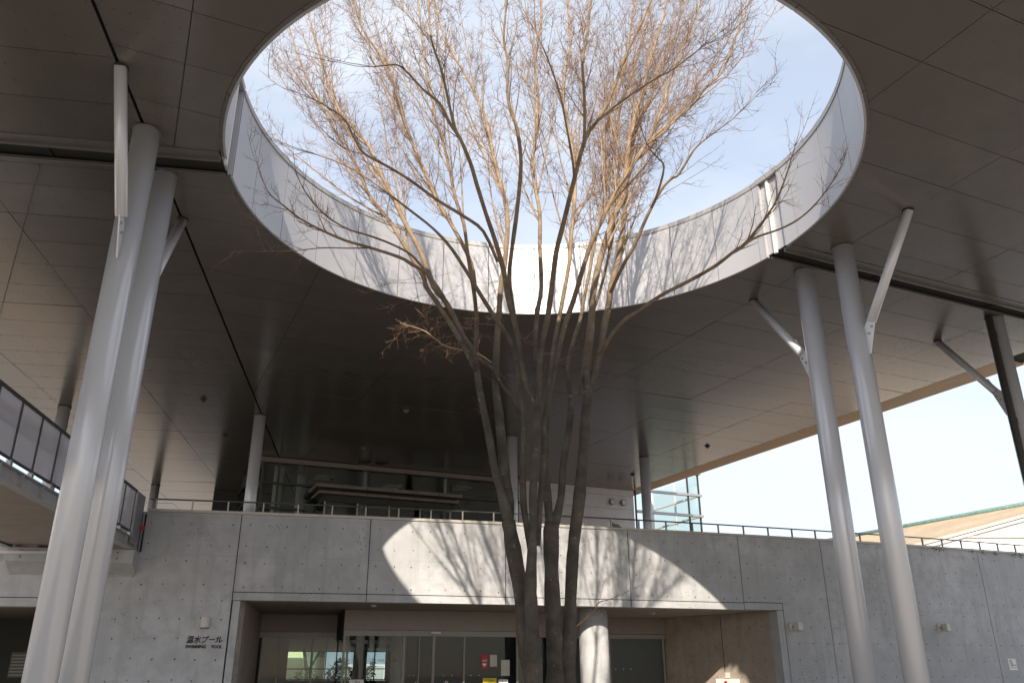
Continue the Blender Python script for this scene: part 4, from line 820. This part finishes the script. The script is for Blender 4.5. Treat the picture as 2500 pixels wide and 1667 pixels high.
pk = MB(); pk.box(0, BW-.12, 0, .272, 0, .015); pkm = pk.mesh('soffit_board'); pkm.materials.append(MAT['plank'])
s = S1-.3; k = 0
ang = math.atan2(bn.y, bn.x)
while s > -9:
    o = link('soffit_board', pkm, None, br); p = bp(s,.07); o.location = (p.x,p.y,3.90+rnd.uniform(-.002,.002)); o.rotation_euler = (0,0,ang); s -= .28
post = MB(); post.box(-.022,.022,-.013,.013,0,.80); pmsh = post.mesh('rail_post'); pmsh.materials.append(MAT['rail'])
shoe = MB(); shoe.box(-.035,.035,-.03,.03,-.06,.02); shm = shoe.mesh('post_shoe'); shm.materials.append(MAT['steel'])
sps = [.99-.735*k for k in range(0,30)]
for s in sps:
    p = bp(s); o = link('post', pmsh, None, br); o.location = (p.x,p.y,4.155); o.rotation_euler = (0,0,math.atan2(bd.y,bd.x))
    q = link('post_shoe', shm, None, br); q.location = (p.x,p.y,4.13); q.rotation_euler = (0,0,math.atan2(bd.y,bd.x))
for s0, s1 in zip(sps[1:], sps[:-1]):
    MB().bar(bp(s0+.03), bp(s1-.03), .01, 4.19, 4.925).build('glass_pane', MAT['balus'], br)
MB().bar(bp(S0), bp(1.03), .045, 4.93, 4.972).build('top_rail', MAT['rail'], br)
MB().bar(bp(S0), bp(1.03), .035, 4.155, 4.185).build('bottom_rail', MAT['rail'], br)
for z in (4.77, 4.635):
    MB().tube([(*bp(S0,.12),z), (*bp(.95,.12),z)], .019, 10).build('handrail', MAT['rail'], br)
    for s in sps: MB().bar(bp(s,.02), bp(s,.12), .012, z-.04, z-.012).build('handrail_bracket', MAT['steel'], br)
MB().bar(bp(S0,BW), bp(1.2,BW), .045, 4.93, 4.972).build('top_rail', MAT['rail'], br)
for k in range(0,30,2): MB().bar(bp(sps[k]-.02,BW), bp(sps[k]+.02,BW), .03, 4.07, 4.93).build('far_post', MAT['rail'], br)
MB().tube([(*bp(1.2,.4),3.78), (*bp(1.2,BW+1.6),3.74)], .035, 10).build('drain_pipe', MAT['white'], br)
# end screen where the bridge meets the wall
MB().bar(bp(1.06,-.02), bp(1.62,-.02), .03, 3.95, 4.95).build('end_panel', MAT['steel'], br)
MB().box(-7.32,-7.24,16.42,16.47,4.22,4.30).build('warning_plate', MAT['red'], br)
# rain pipe down the wall joint under the bridge end
p = wp(-7.42,-.05); MB().tube([(p.x,p.y,3.85),(p.x,p.y,4.6)], .018, 8).build('conduit', MAT['black'], wall)

# ================================================================== glazed pavilion on the terrace
pav = empty('glass_pavilion', (-3, 27.3, 3.85), label='dark glazed pavilion on the terrace behind the wall', cat='pavilion')
G0 = Vector((-7.77,25.42)); gd = Vector((math.sin(R_(66.7)), math.cos(R_(66.7)))); gn = Vector((-gd.y, gd.x))
gp = lambda s, o=0.: G0+gd*s+gn*o
ZF = 3.85
def fr(p, q, w, z0, z1, nm='transom', mt='frame', par=None): return MB().bar(p, q, w, z0, z1).build(nm, MAT[mt], par or pav)
fr(gp(-.15,-.08), gp(8.72,-.08), .10, 7.74, 7.885, 'head_band', 'header')
fr(gp(-.08,-.03), gp(8.70,-.03), .12, 7.065, 7.125); fr(gp(-.08,-.03), gp(1.4,-.03), .12, 6.30, 6.36)
for s in (0., .49, 3.37, 6.22, 8.62): fr(gp(s-.03), gp(s+.03), .09, ZF, 7.74, 'mullion')
for s in (3.29, 6.05): fr(gp(s-.06,.15), gp(s+.02,.15), .12, ZF, 7.74, 'inner_post', 'white')
for s0, s1 in ((0,.49),(.49,3.37),(3.37,6.22),(6.22,8.62)):
    for z0, z1 in ((ZF,7.065),(7.125,7.74)): fr(gp(s0+.035), gp(s1-.035), .012, z0, z1, 'glass_pane', 'glass')
# left return of the pavilion
lp0 = gp(0,.03); ld2 = lC
for z0, z1 in ((7.74,7.885),(7.065,7.125),(6.30,6.36)): fr(lp0, lp0+ld2*12, .10, z0, z1)
for k in range(1,5): fr(lp0+ld2*(3*k-.03), lp0+ld2*(3*k+.03), .09, ZF, 7.74, 'mullion')
for k in range(4): fr(lp0+ld2*(3*k+.04), lp0+ld2*(3*k+2.96), .012, ZF, 7.74, 'glass_pane', 'glass')
# interior
fr(gp(-1,6.), gp(9,6.), .2, ZF, ZC-.01, 'back_wall', 'inter'); fr(gp(8.75,.2), gp(8.75,6.), .2, ZF, ZC-.01, 'side_wall', 'inter')
fr(gp(6.6,3.2), gp(8.4,3.2), .1, 6.2, 7.35, 'blue_panel', 'inter_blue')
fr(gp(6.4,3.0), gp(8.6,3.0), .1, ZF, 5.9, 'blue_panel', 'inter_blue')
for s, o in ((.62,1.0),(1.55,2.2),(4.2,4.2)):
    p = gp(s,o); MB().tube([(p.x,p.y,ZF),(p.x,p.y,ZC-.01)], .15, 20).build('inner_column', MAT['white'], pav)
for s, o in ((2.3,2.2),(4.9,2.8),(7.3,2.0)):
    p = gp(s,o); mb = MB(); 
    for dy in (-.22,.22): mb.bar(p+gn*dy-gd*.3, p+gn*dy+gd*.3, .05, ZC-.04, ZC-.012)
    mb.build('ceiling_fixture', MAT['white2'], pav)
# white clad wall, panel by panel
for z0, z1 in ((3.85,6.25),(6.26,6.70),(6.71,7.16),(7.17,7.65),(7.66,7.89)):
    MB().bar(gp(8.70), gp(13.36), .12, z0, z1, .06).build('cladding_panel', MAT['white'], pav)
fr(gp(8.72,.08), gp(13.34,.08), .03, 3.86, 7.88, 'cladding_backing', 'joint')
for s, lab in ((12.42,'left one of two round grey vents on the white terrace wall'), (12.90,'right one of two round grey vents on the white terrace wall')):
    p = gp(s,-.002); v_ = empty('round_vent', (p.x,p.y,7.30), label=lab, cat='vent', group='round vents on the white wall')
    MB().disc((p.x,p.y,7.40), (-gn.x,-gn.y,0), .115, 24, .09).build('hood', MAT['vent'], v_)
    p2 = gp(s,-.094); MB().disc((p2.x,p2.y,7.40), (-gn.x,-gn.y,0), .09, 24, .006).build('grille', MAT['steel'], v_)
# clear glass corner outside the roof edge
gc = empty('glass_corner', (*gp(14.8), 3.85), label='clear glass corner room at the right end of the pavilion against the sky', cat='glass room')
def gfr(p, q, w, z0, z1, nm='transom', mt='frame'): return MB().bar(p, q, w, z0, z1).build(nm, MAT[mt], gc)
s0, s1 = 13.42, 16.30
for z in (7.92, 7.13): gfr(gp(s0,-.05), gp(s1+.08,-.05), .14, z-.045, z+.04, 'transom', 'steel')
for s in (s0+.02, 15.80, s1): gfr(gp(s-.025), gp(s+.025), .06, ZF, 8.72, 'mullion')
gfr(gp(14.3,-.05), gp(s1+.06,-.05), .2, 8.72, 8.9, 'head_band', 'header')
for a, b in ((s0+.05,15.77),(15.83,s1-.03)):
    for z0, z1 in ((ZF,7.085),(7.175,7.875),(7.965,8.715)):
        gfr(gp(a), gp(b), .012, z0, z1 if b > 15.9 or z1 < 8 else 7.97, 'glass_pane', 'clear')
e0 = gp(s1,.03)
for k in (1,2): gfr(e0+gn*(1.6*k-.03), e0+gn*(1.6*k+.03), .06, ZF, 8.72, 'mullion', 'white')
for z in (7.92, 7.13, 6.3): gfr(e0, e0+gn*3.4, .10, z-.03, z+.03, 'transom', 'white')
gfr(e0, e0+gn*3.4, .012, ZF, 8.7, 'glass_pane', 'clear')
gfr(gp(s0,3.6), gp(s1,3.6), .08, 7.0, 7.12, 'rear_transom', 'white'); gfr(gp(s0,3.6), gp(s1,3.6), .08, 5.9, 6.0, 'rear_transom', 'white'); gfr(gp(s0,3.6), gp(s1-1.9,3.6), .08, 7.35, 7.88, 'rear_panel', 'white')
p = gp(15.2,1.8); MB().tube([(p.x,p.y,ZF),(p.x,p.y,8.7)], .16, 24).build('inner_column', MAT['white'], gc)
# pavilion entrance canopy: two stacked thin roofs over a glazed lobby
cn = empty('lobby_canopy', (-4, 26.2, 6.5), label='two-tier flat dark canopy over the pavilion lobby behind the railing', cat='canopy')
a0 = Vector((-5.95,24.95)); a1 = Vector((-1.62,26.85)); cd_ = (a1-a0).normalized(); cnn = Vector((-cd_.y,cd_.x))
for nm, z0, z1, ins in (('upper_roof',6.88,6.98,0.), ('lower_roof',6.70,6.78,.10)):
    q = [a0+cd_*ins+cnn*ins*.6, a1-cd_*ins+cnn*ins*.6, a1-cd_*ins+cnn*1.4, a0+cd_*ins+cnn*1.4]
    o = MB().hexa([(k.x,k.y,z0) for k in q], [(k.x,k.y,z1) for k in q]).build(nm, MAT['header'], cn)
    L_ = (a1-a0).length-2*ins
    for k in range(1,6): 
        p = q[0]+cd_*(L_*k/6); MB().bar(p-cd_*.008-cnn*.004, p+cd_*.008-cnn*.004, .006, z0+.004, z1-.004).build('fascia_joint', MAT['joint'], o)
q = [a0+cd_*.2+cnn*.2, a1-cd_*.2+cnn*.2, a1-cd_*.2+cnn*1.4, a0+cd_*.2+cnn*1.4]
MB().hexa([(k.x,k.y,6.785) for k in q], [(k.x,k.y,6.875) for k in q]).build('roof_core', MAT['dark'], cn)
b0, b1 = a0+cd_*.35+cnn*.32, a1-cd_*.3+cnn*.32
MB().bar(b0, b1, .08, 6.50, 6.69).build('lobby_header', MAT['inter'], cn); MB().bar(b0, b0+cnn*1.0, .06, 6.50, 6.69).build('lobby_header', MAT['inter'], cn)
for k in range(5):
    p = b0+(b1-b0)*(k/4); MB().bar(p-cd_*.025, p+cd_*.025, .05, ZF, 6.50).build('lobby_mullion', MAT['post'], cn)
    if k < 4: MB().bar(p+cd_*.03, b0+(b1-b0)*((k+1)/4)-cd_*.03, .012, ZF, 6.498).build('glass_pane', MAT['glass'], cn)
# two ceiling hatches, smoke detectors and a bird on the coping
for x, y, lab in ((-4.75,26.0,'left of two dark square ceiling grilles over the pavilion head'), (-4.2,26.15,'right of two dark square ceiling grilles over the pavilion head')):
    MB().box(x-.19,x+.19,y-.19,y+.19,ZC-.03,ZC-.006).build('ceiling_grille', MAT['frame'], None, label=lab, cat='grille', group='ceiling grilles')
DT = [[5.85, 24.18], [4.12, 27.97], [-7.65, 19.55], [-8.17, 22.82], [-4.48, 24.28], [-2.74, 20.49]]
for x, y, lab in ((*DT[0],'diamond-shaped dark detector on the ceiling near the sunlit eave'), (*DT[1],'dark detector on the ceiling beside the slim terrace column'), (*DT[2],'dark detector on the ceiling left of the pavilion, upper one'), (*DT[3],'dark detector on the ceiling left of the pavilion, lower one'), (*DT[4],'grey detector on the dark ceiling above the pavilion'), (*DT[5],'grey detector in the darkest part of the ceiling')):
    o = empty('smoke_detector', (x,y,ZC-.06), label=lab, cat='detector', group='ceiling detectors')
    m_ = MAT['vent'] if 'grey' in lab else MAT['frame']
    MB().tube([(x,y,ZC-.03),(x,y,ZC-.006)], [.075,.085], 16).build('base', m_, o); MB().tube([(x,y,ZC-.07),(x,y,ZC-.031)], [.03,.05], 12).build('sensor', m_, o)
# pigeon resting on the coping
pg = empty('pigeon', (2.45, W(2.45)+.12, 4.72), label='small dark bird resting on the wall coping near the vents', cat='bird')
c = wp(2.45,.12); d = wdir(2.45)
def bpt(a, z): return (c.x+d.x*a, c.y+d.y*a, z)
MB().tube([bpt(.17,4.735),bpt(.12,4.745),bpt(.06,4.765),bpt(0,4.775),bpt(-.05,4.785),bpt(-.07,4.81),bpt(-.085,4.835),bpt(-.105,4.84),bpt(-.13,4.832)], [.006,.022,.042,.05,.046,.032,.028,.022,.004], 12).build('body', MAT['vent'], pg)
# weeds along the far coping
for x, sc, which in ((11.2,1.,'thickest tuft of dark weeds hanging over the right coping'),(11.45,.7,'smaller weed tuft just right of the thickest one on the coping'),(12.5,.5,'thin weed tuft above the last wall joint at right'),(12.9,.6,'third weed tuft from the right edge on the coping, fairly thin'),(13.35,.5,'sparse weed tuft between thin tufts near the right edge of the coping'),(14.0,.8,'dense weed tuft second from the right edge on the coping'),(14.25,1.,'dense weed tuft on the coping at the right picture edge')):
    mb = MB(); rr = random.Random(int(x*100))
    for k in range(int(40*sc)):
        c = wp(x+rr.gauss(0,.09*sc),-.03+rr.uniform(-.02,.02)); z = 4.66+rr.gauss(-.03,.05*sc); a = rr.uniform(0,6.28); s = rr.uniform(.015,.035)
        mb.add([(c.x,c.y,z),(c.x+s*math.cos(a),c.y+s*math.sin(a)*.6,z+s*.6),(c.x+s*.3*math.cos(a+1),c.y,z+s*1.2)], [(0,1,2)])
    mb.build('coping_weed', MAT['leaf'], None, label=which, cat='weed', group='weeds on the right coping')

# ================================================================== surroundings
# gabled building beyond the right wall
gb = empty('gabled_building', (24, 42, 0), label='building with tan tiled roof, green ridge and white gable beyond the right wall', cat='building')
rA, rB = Vector((20.03,49.6,9.0)), Vector((25.6,37.45,9.0)); rd3 = (rB-rA)
rA2, rB2 = rA-rd3*.35, rB+rd3*.6
vA, vB = Vector((15.75,34.0,6.28)), Vector((27.2,34.0,9.18))
eA = vA+(rA2-rB)*.95
m = MB(); Rq = [rA2, rB2, Vector((27.6,33.9,9.30)), vA-Vector((.9,0,.24)), Vector((11.5,50,6.0))]
m.add([tuple(q) for q in Rq]+[(q.x,q.y+.3,q.z-.18) for q in Rq], [(0,1,2,3,4),(9,8,7,6,5)]+[(i,(i+1)%5,5+(i+1)%5,5+i) for i in range(5)]); m.build('roof', MAT['tile'], gb)
rdn = rd3.normalized()
m = MB(); m.tube([rA2+Vector((0,0,.03)), rB2+Vector((0,0,.03))], .14, 8); m.build('ridge', MAT['verd'], gb)
def slab_line(p, q, h, t, nm, mt, dy=0.):
    d = (q-p); m = MB(); a = [p+Vector((0,dy,0)), q+Vector((0,dy,0)), q+Vector((0,dy-t,0)), p+Vector((0,dy-t,0))]
    m.hexa([(k.x,k.y,k.z-h) for k in a], [(k.x,k.y,k.z) for k in a]); return m.build(nm, MAT[mt], gb)
slab_line(vA-Vector((.9,0,.24)), vB, .13, .12, 'verge_board', 'coping'); slab_line(vA-Vector((.9,0,.39)), vB-Vector((0,0,.145)), .12, .06, 'verge_trim', 'white')
m = MB(); m.add([(14.9,34.05,0),(27.2,34.05,0),(27.2,34.05,8.92),(14.9,34.05,5.82),(14.9,34.35,0),(27.2,34.35,0),(27.2,34.35,8.92),(14.9,34.35,5.82)], [(0,1,2,3),(7,6,5,4),(0,3,7,4),(1,5,6,2)]); m.build('gable_wall', MAT['white2'], gb)
for z, x0 in ((6.62,17.4),(7.45,20.6),(5.9,15.3)):
    MB().box(x0, 27.1, 33.98, 34.045, z, z+.09).build('gable_rail', MAT['coping'], gb)
for x in (17.9, 20.9, 23.6): MB().box(x, x+.1, 33.99, 34.043, 4.2, 5.65+(x-14.9)*.252).build('gable_post', MAT['white'], gb)
# street side seen through the hall window
def house(name, label, x0, x1, y0, y1, h, mt, wins=()):
    t = empty(name, ((x0+x1)/2, y0, 0), label=label, cat='building'); MB().box(x0,x1,y0,y1,0,h).build('wall', MAT[mt], t); MB().box(x0-.2,x1+.2,y0-.2,y1+.2,h+.002,h+.25).build('roof', MAT['roof'], t)
    for a, b, z0, z1, m2 in wins:
        f = MB().box(a,b,y0-.05,y0-.004,z0,z1).build('window', MAT[m2], t); MB().box(a+.05,b-.05,y0-.06,y0-.051,z0+.05,z1-.05).build('pane', MAT['facade'], f)
    return t
house('street_house', 'pale green house seen through the gridded hall window', -22,-14.6, 62,70, 7, 'pale_green', ((-17.4,-16.2,.2,3.0,'white2'),(-20.5,-19.3,3.6,5.0,'white2')))
house('street_house', 'blue-grey building seen through the gridded hall window', -14.0,-2, 66,74, 6, 'bluegrey', ((-12.5,-9.5,.6,2.2,'white2'),(-8.5,-6.2,.6,2.2,'white2')))
def hedge(name, label, x0, x1, y, h, mt):
    rr = random.Random(int(x0*10)); m = MB()
    for k in range(1600):
        x, yy = rr.uniform(x0,x1), y+rr.gauss(0,.35); z = h*math.sqrt(rr.random())*(.85+.2*math.sin(x*3)); s = rr.uniform(.05,.11); a, b = rr.uniform(0,6.28), rr.uniform(-1,1)
        u = Vector((math.cos(a),math.sin(a),b)).normalized()*s; w = Vector((-math.sin(a),math.cos(a),rr.uniform(-1,1))).normalized()*s*.6
        c = Vector((x,yy,z)); m.add([c-u, c+w, c+u, c-w], [(0,1,2,3)])
    return m.build(name, MAT[mt], None, label=label, cat='hedge')
hedge('hedge', 'yellowing hedge seen through the hall window', -15.5,-9.5, 52, 1.9, 'leaf_y'); hedge('hedge', 'green shrub seen through the hall window', -10.8,-8.0, 51.5, 2.3, 'leaf')
sp = empty('street_tree', (-12.3,53,0), label='thin bare street tree seen through the hall window', cat='tree')
MB().tube([(-12.3,53,0),(-12.25,53,1.6),(-12.6,53,3.2),(-12.9,53,5.5)], [.13,.11,.08,.04], 10).build('trunk', MAT['branch'], sp)
MB().tube([(-12.25,53,1.6),(-11.6,53,2.8),(-11.1,53,4.8)], [.08,.06,.03], 8).build('branch', MAT['branch'], sp)
house('added_pale_block', 'added low pale block far left, for the sunlit patches beyond the footbridge', -70,-32, 20,60, 9, 'white2')  # pale block added to stand in for sunlit patches behind the balustrade

# ================================================================== zelkova tree rising through the opening
tree = empty('zelkova_tree', (.5, 10.0, 0), label='tall bare multi-stemmed zelkova growing up through the round opening', cat='tree')
rng = np.random.default_rng(11)
def smooth_path(L, k=3):
    """Catmull-Rom through the traced points"""
    P = [np.array(p, float) for p in L]; out = []
    for i in range(len(P)-1):
        p0, p1, p2, p3 = P[max(i-1,0)], P[i], P[i+1], P[min(i+2,len(P)-1)]
        for j in range(k):
            t = j/k; out.append(.5*((2*p1)+(-p0+p2)*t+(2*p0-5*p1+4*p2-p3)*t*t+(-p0+3*p1-3*p2+p3)*t**3))
    out.append(P[-1]); out = np.array(out); out[:,3] = np.maximum(out[:,3], .003); return out
ROOT = {'A': (.28,9.8), 'C': (.42,9.75), 'E': (.52,10.1), 'F': (.66,10.3)}
leaders = []
for nm, L in STEMS.items():
    L = list(L)
    if nm in ROOT:
        x, y = ROOT[nm]; r0 = L[0][3]; L = [(x,y,-.05,r0*1.5),(x*.98+L[0][0]*.02,y,.25,r0*1.18)]+L
    P = smooth_path(L)
    # slight natural wobble
    w = rng.normal(0,1,(len(P),3)); w = np.cumsum(w,0); w -= np.linspace(0,1,len(P))[:,None]*w[-1]; P[:,:3] += w*P[:,3:4]*.03
    leaders.append((nm, P))
    mid = P[:,3].max()
    if nm in ('A','C','E','F'):
        # knobbly bark outline
        P2 = P.copy(); P2[:,3] *= 1+.10*np.sin(P[:,2]*7+hash(nm)%7)+rng.normal(0,.035,len(P))
    else: P2 = P.copy(); P2[:,3] *= 1+rng.normal(0,.04,len(P))
    m = MB().tube([Vector(p[:3]) for p in P2], [float(r) for r in P2[:,3]], 14 if mid > .05 else 9)
    low = P[0,2] < 7.0
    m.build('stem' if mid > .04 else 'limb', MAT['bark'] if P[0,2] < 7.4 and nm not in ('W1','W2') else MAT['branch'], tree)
SEG = []                                    # thin segments: p0, p1, r0, r1
def unit(v): return v/(np.linalg.norm(v)+1e-9)
def rot_about(v, ax_, a): ax_ = unit(ax_); return v*math.cos(a)+np.cross(ax_,v)*math.sin(a)+ax_*np.dot(ax_,v)*(1-math.cos(a))
AXIS = np.array([.5,10.1])
def allowed(p, free=False):
    # the crown stays inside the opening where it passes the roof
    if p[2] < 7.7 or p[2] > 9.4: return True
    return math.hypot(p[0]-CX, p[1]-CY) < RAD-.08
def grow(p, d, L, r, n, upw, wob, store):
    pts = [p]; ln = L/n
    for i in range(n):
        d = unit(d+np.array([0,0,upw])+rng.normal(0,wob,3)); q = pts[-1]+d*ln
        if not allowed(q): break
        pts.append(q)
    k = len(pts)-1
    for i in range(k): store.append((pts[i],pts[i+1],r*(1-.75*i/n),r*(1-.75*(i+1)/n)))
    return pts
def twigs(pts, L0, dens, lev):
    """fine shoots along a branch"""
    for i in range(len(pts)-1):
        a, b = pts[i], pts[i+1]; seg = np.linalg.norm(b-a); d = unit(b-a)
        c = rng.poisson(seg*dens)
        for _ in range(c):
            t = rng.random(); p = a+(b-a)*t
            side = unit(np.cross(d, rng.normal(0,1,3))); ang = rng.uniform(.5,1.05)
            e = unit(d*math.cos(ang)+side*math.sin(ang)); ln = L0*rng.uniform(.35,1.25)
            tp = grow(p, e, ln, .0031 if lev == 0 else .0021, 4 if lev == 0 else 2, .10, .16, SEG)
            if lev == 0 and len(tp) > 2: twigs(tp, L0*.42, 12., 1)
def branches(P, z_from, spacing, Lmax, inc=1., r_scale=.42, tip=True):
    s = 0; az = rng.uniform(0,6.28); tot = np.linalg.norm(np.diff(P[:,:3],axis=0),axis=1); acc = 0
    Lall = tot.sum()
    for i in range(len(P)-1):
        acc += tot[i]
        if P[i,2] < z_from: continue
        s += tot[i]
        while s > spacing:
            s -= spacing*rng.uniform(.7,1.3); az += 2.4+rng.normal(0,.4)
            p = P[i,:3]+(P[i+1,:3]-P[i,:3])*rng.random(); d = unit(P[i+1,:3]-P[i,:3])
            o = unit(np.cross(d,np.array([0,0,1.])+rng.normal(0,.05,3))); side = rot_about(o, d, az)
            out = np.array([*(p[:2]-AXIS),0]); on = np.linalg.norm(out)
            side = unit(side+.35*unit(out)*min(1,on)); ang = rng.uniform(.36,.72)*inc
            e = unit(d*math.cos(ang)+side*math.sin(ang)); frac = acc/Lall
            L = Lmax*rng.uniform(.45,1.1)*(1-.45*frac); r = min(P[i,3]*r_scale, .011)*rng.uniform(.7,1.1)
            bp_ = grow(p, e, L, max(r,.0042), 7, .075, .085, SEG)
            twigs(bp_[1:], .36, 8., 0)
    if tip:
        d = unit(P[-1,:3]-P[-3,:3])
        for _ in range(2):
            tp = grow(P[-1,:3], unit(d+rng.normal(0,.15,3)), rng.uniform(.6,1.2), P[-1,3]*.8, 6, .08, .07, SEG); twigs(tp, .36, 7., 0)
SPARSE = {'A','C','E','F','K1','K2'}
# long rising secondary limbs that fill the crown
second = []
for nm, P in leaders:
    if nm in SPARSE or nm in ('W1','W2','F3','F3b','L1','L1b','L1c','C2c','T11b') or P[-1,2] < 10.5: continue
    idx = [i for i in range(len(P)-4) if P[i,2] > 7.2]
    for k in range(7):
        i = idx[min(len(idx)-1, int(len(idx)*(k+rng.uniform(.1,.9))/7*.8))]; p = P[i,:3]; d = unit(P[i+2,:3]-P[i,:3])
        az_ = rng.uniform(0,6.28); o = unit(np.cross(d,np.array([.1,.2,1.]))); side = rot_about(o, d, az_); out = np.array([*(p[:2]-AXIS),0])
        side = unit(side+.5*out/(np.linalg.norm(out)+.3)); a_ = rng.uniform(.18,.42); e = unit(d*math.cos(a_)+side*math.sin(a_))
        pts = grow(p, e, rng.uniform(1.8,3.6), .01, 10, .05, .028, [])
        if len(pts) < 4: continue
        r0 = min(P[i,3]*.55, .02); Q = np.array([[*q, max(.0035, r0*(1-.8*j/10))] for j,q in enumerate(pts)]); second.append(('limb2', Q))
        MB().tube([Vector(q[:3]) for q in Q], [float(r) for r in Q[:,3]], 6).build('limb', MAT['branch'], tree)
leaders += second
for nm, P in leaders:
    if nm in SPARSE: continue
    if nm in ('W1','W2'):
        twigs([p for p in P[(6 if nm == 'W1' else 0)::2,:3]], .34 if nm == 'W1' else .3, 22. if nm == 'W1' else 3., 0); continue
    if nm in ('F3','F3b','L1','L1b','L1c'):
        branches(P[len(P)//2:], 0., .12, .62, 1.1, .6); continue
    if nm == 'limb2': branches(P, 7.3, .18, .8); continue
    branches(P, 7.3, .14, 1.1)
# sunlit shoots just under the far rim
for nm, P in leaders:
    if nm in ('A1','A2','T14','K2','W1'):
        for i in range(len(P)):
            if 5.7 < P[i,2] < 6.9 and rng.random() < .45:
                e = unit(np.array([-.8+rng.normal(0,.5), 1.0, .05+rng.normal(0,.2)])); twigs(grow(P[i,:3], e, rng.uniform(.5,1.2), .0042, 6, .02, .12, SEG), .22, 9., 0)
# a few shoots low on the stems
for nm, P in leaders:
    if nm in ('A1','A2','B','C1','D','E2','F1'):
        for k in range(5):
            i = rng.integers(6, max(8,len(P)//2)); p = P[i,:3]; e = unit(np.array([rng.normal(),rng.normal(),.35])); twigs(grow(p, e, rng.uniform(.2,.5), .003, 4, .02, .15, SEG), .2, 6., 0)
def seg_mesh(S, nm, mat, k=3):
    p0 = np.array([s[0] for s in S]); p1 = np.array([s[1] for s in S]); r0 = np.array([s[2] for s in S]); r1 = np.array([s[3] for s in S])
    d = p1-p0; d /= np.linalg.norm(d,axis=1,keepdims=True)+1e-9; h = np.where(np.abs(d[:,2:3])<.9, np.array([[0,0,1.]]), np.array([[1.,0,0]]))
    u = np.cross(d,h); u /= np.linalg.norm(u,axis=1,keepdims=True)+1e-9; w = np.cross(d,u)
    N = len(S); V = np.zeros((N,2*k,3))
    for j in range(k):
        a = 2*math.pi*j/k; o = u*math.cos(a)+w*math.sin(a); V[:,j] = p0+o*r0[:,None]; V[:,k+j] = p1+o*r1[:,None]
    F = np.array([(j,(j+1)%k,k+(j+1)%k,k+j) for j in range(k)]); F = (np.arange(N)[:,None,None]*2*k+F[None]).reshape(-1)
    me = bpy.data.meshes.new(nm); me.vertices.add(N*2*k); me.vertices.foreach_set('co', V.reshape(-1)); me.loops.add(len(F)); me.loops.foreach_set('vertex_index', F.astype(np.int32))
    nf = len(F)//4; me.polygons.add(nf); me.polygons.foreach_set('loop_start', np.arange(nf,dtype=np.int32)*4); me.polygons.foreach_set('use_smooth', np.ones(nf,bool)); me.update(); me.validate()
    return link(nm, me, mat, tree, kind='stuff')
thick = [s for s in SEG if s[2] > .0038]; thin = [s for s in SEG if s[2] <= .0038]
seg_mesh(thick, 'branches', MAT['branch'], 4); seg_mesh(thin, 'twigs', MAT['twig'], 3)
print('tree segments', len(thick), len(thin), 'panels', len(panels))
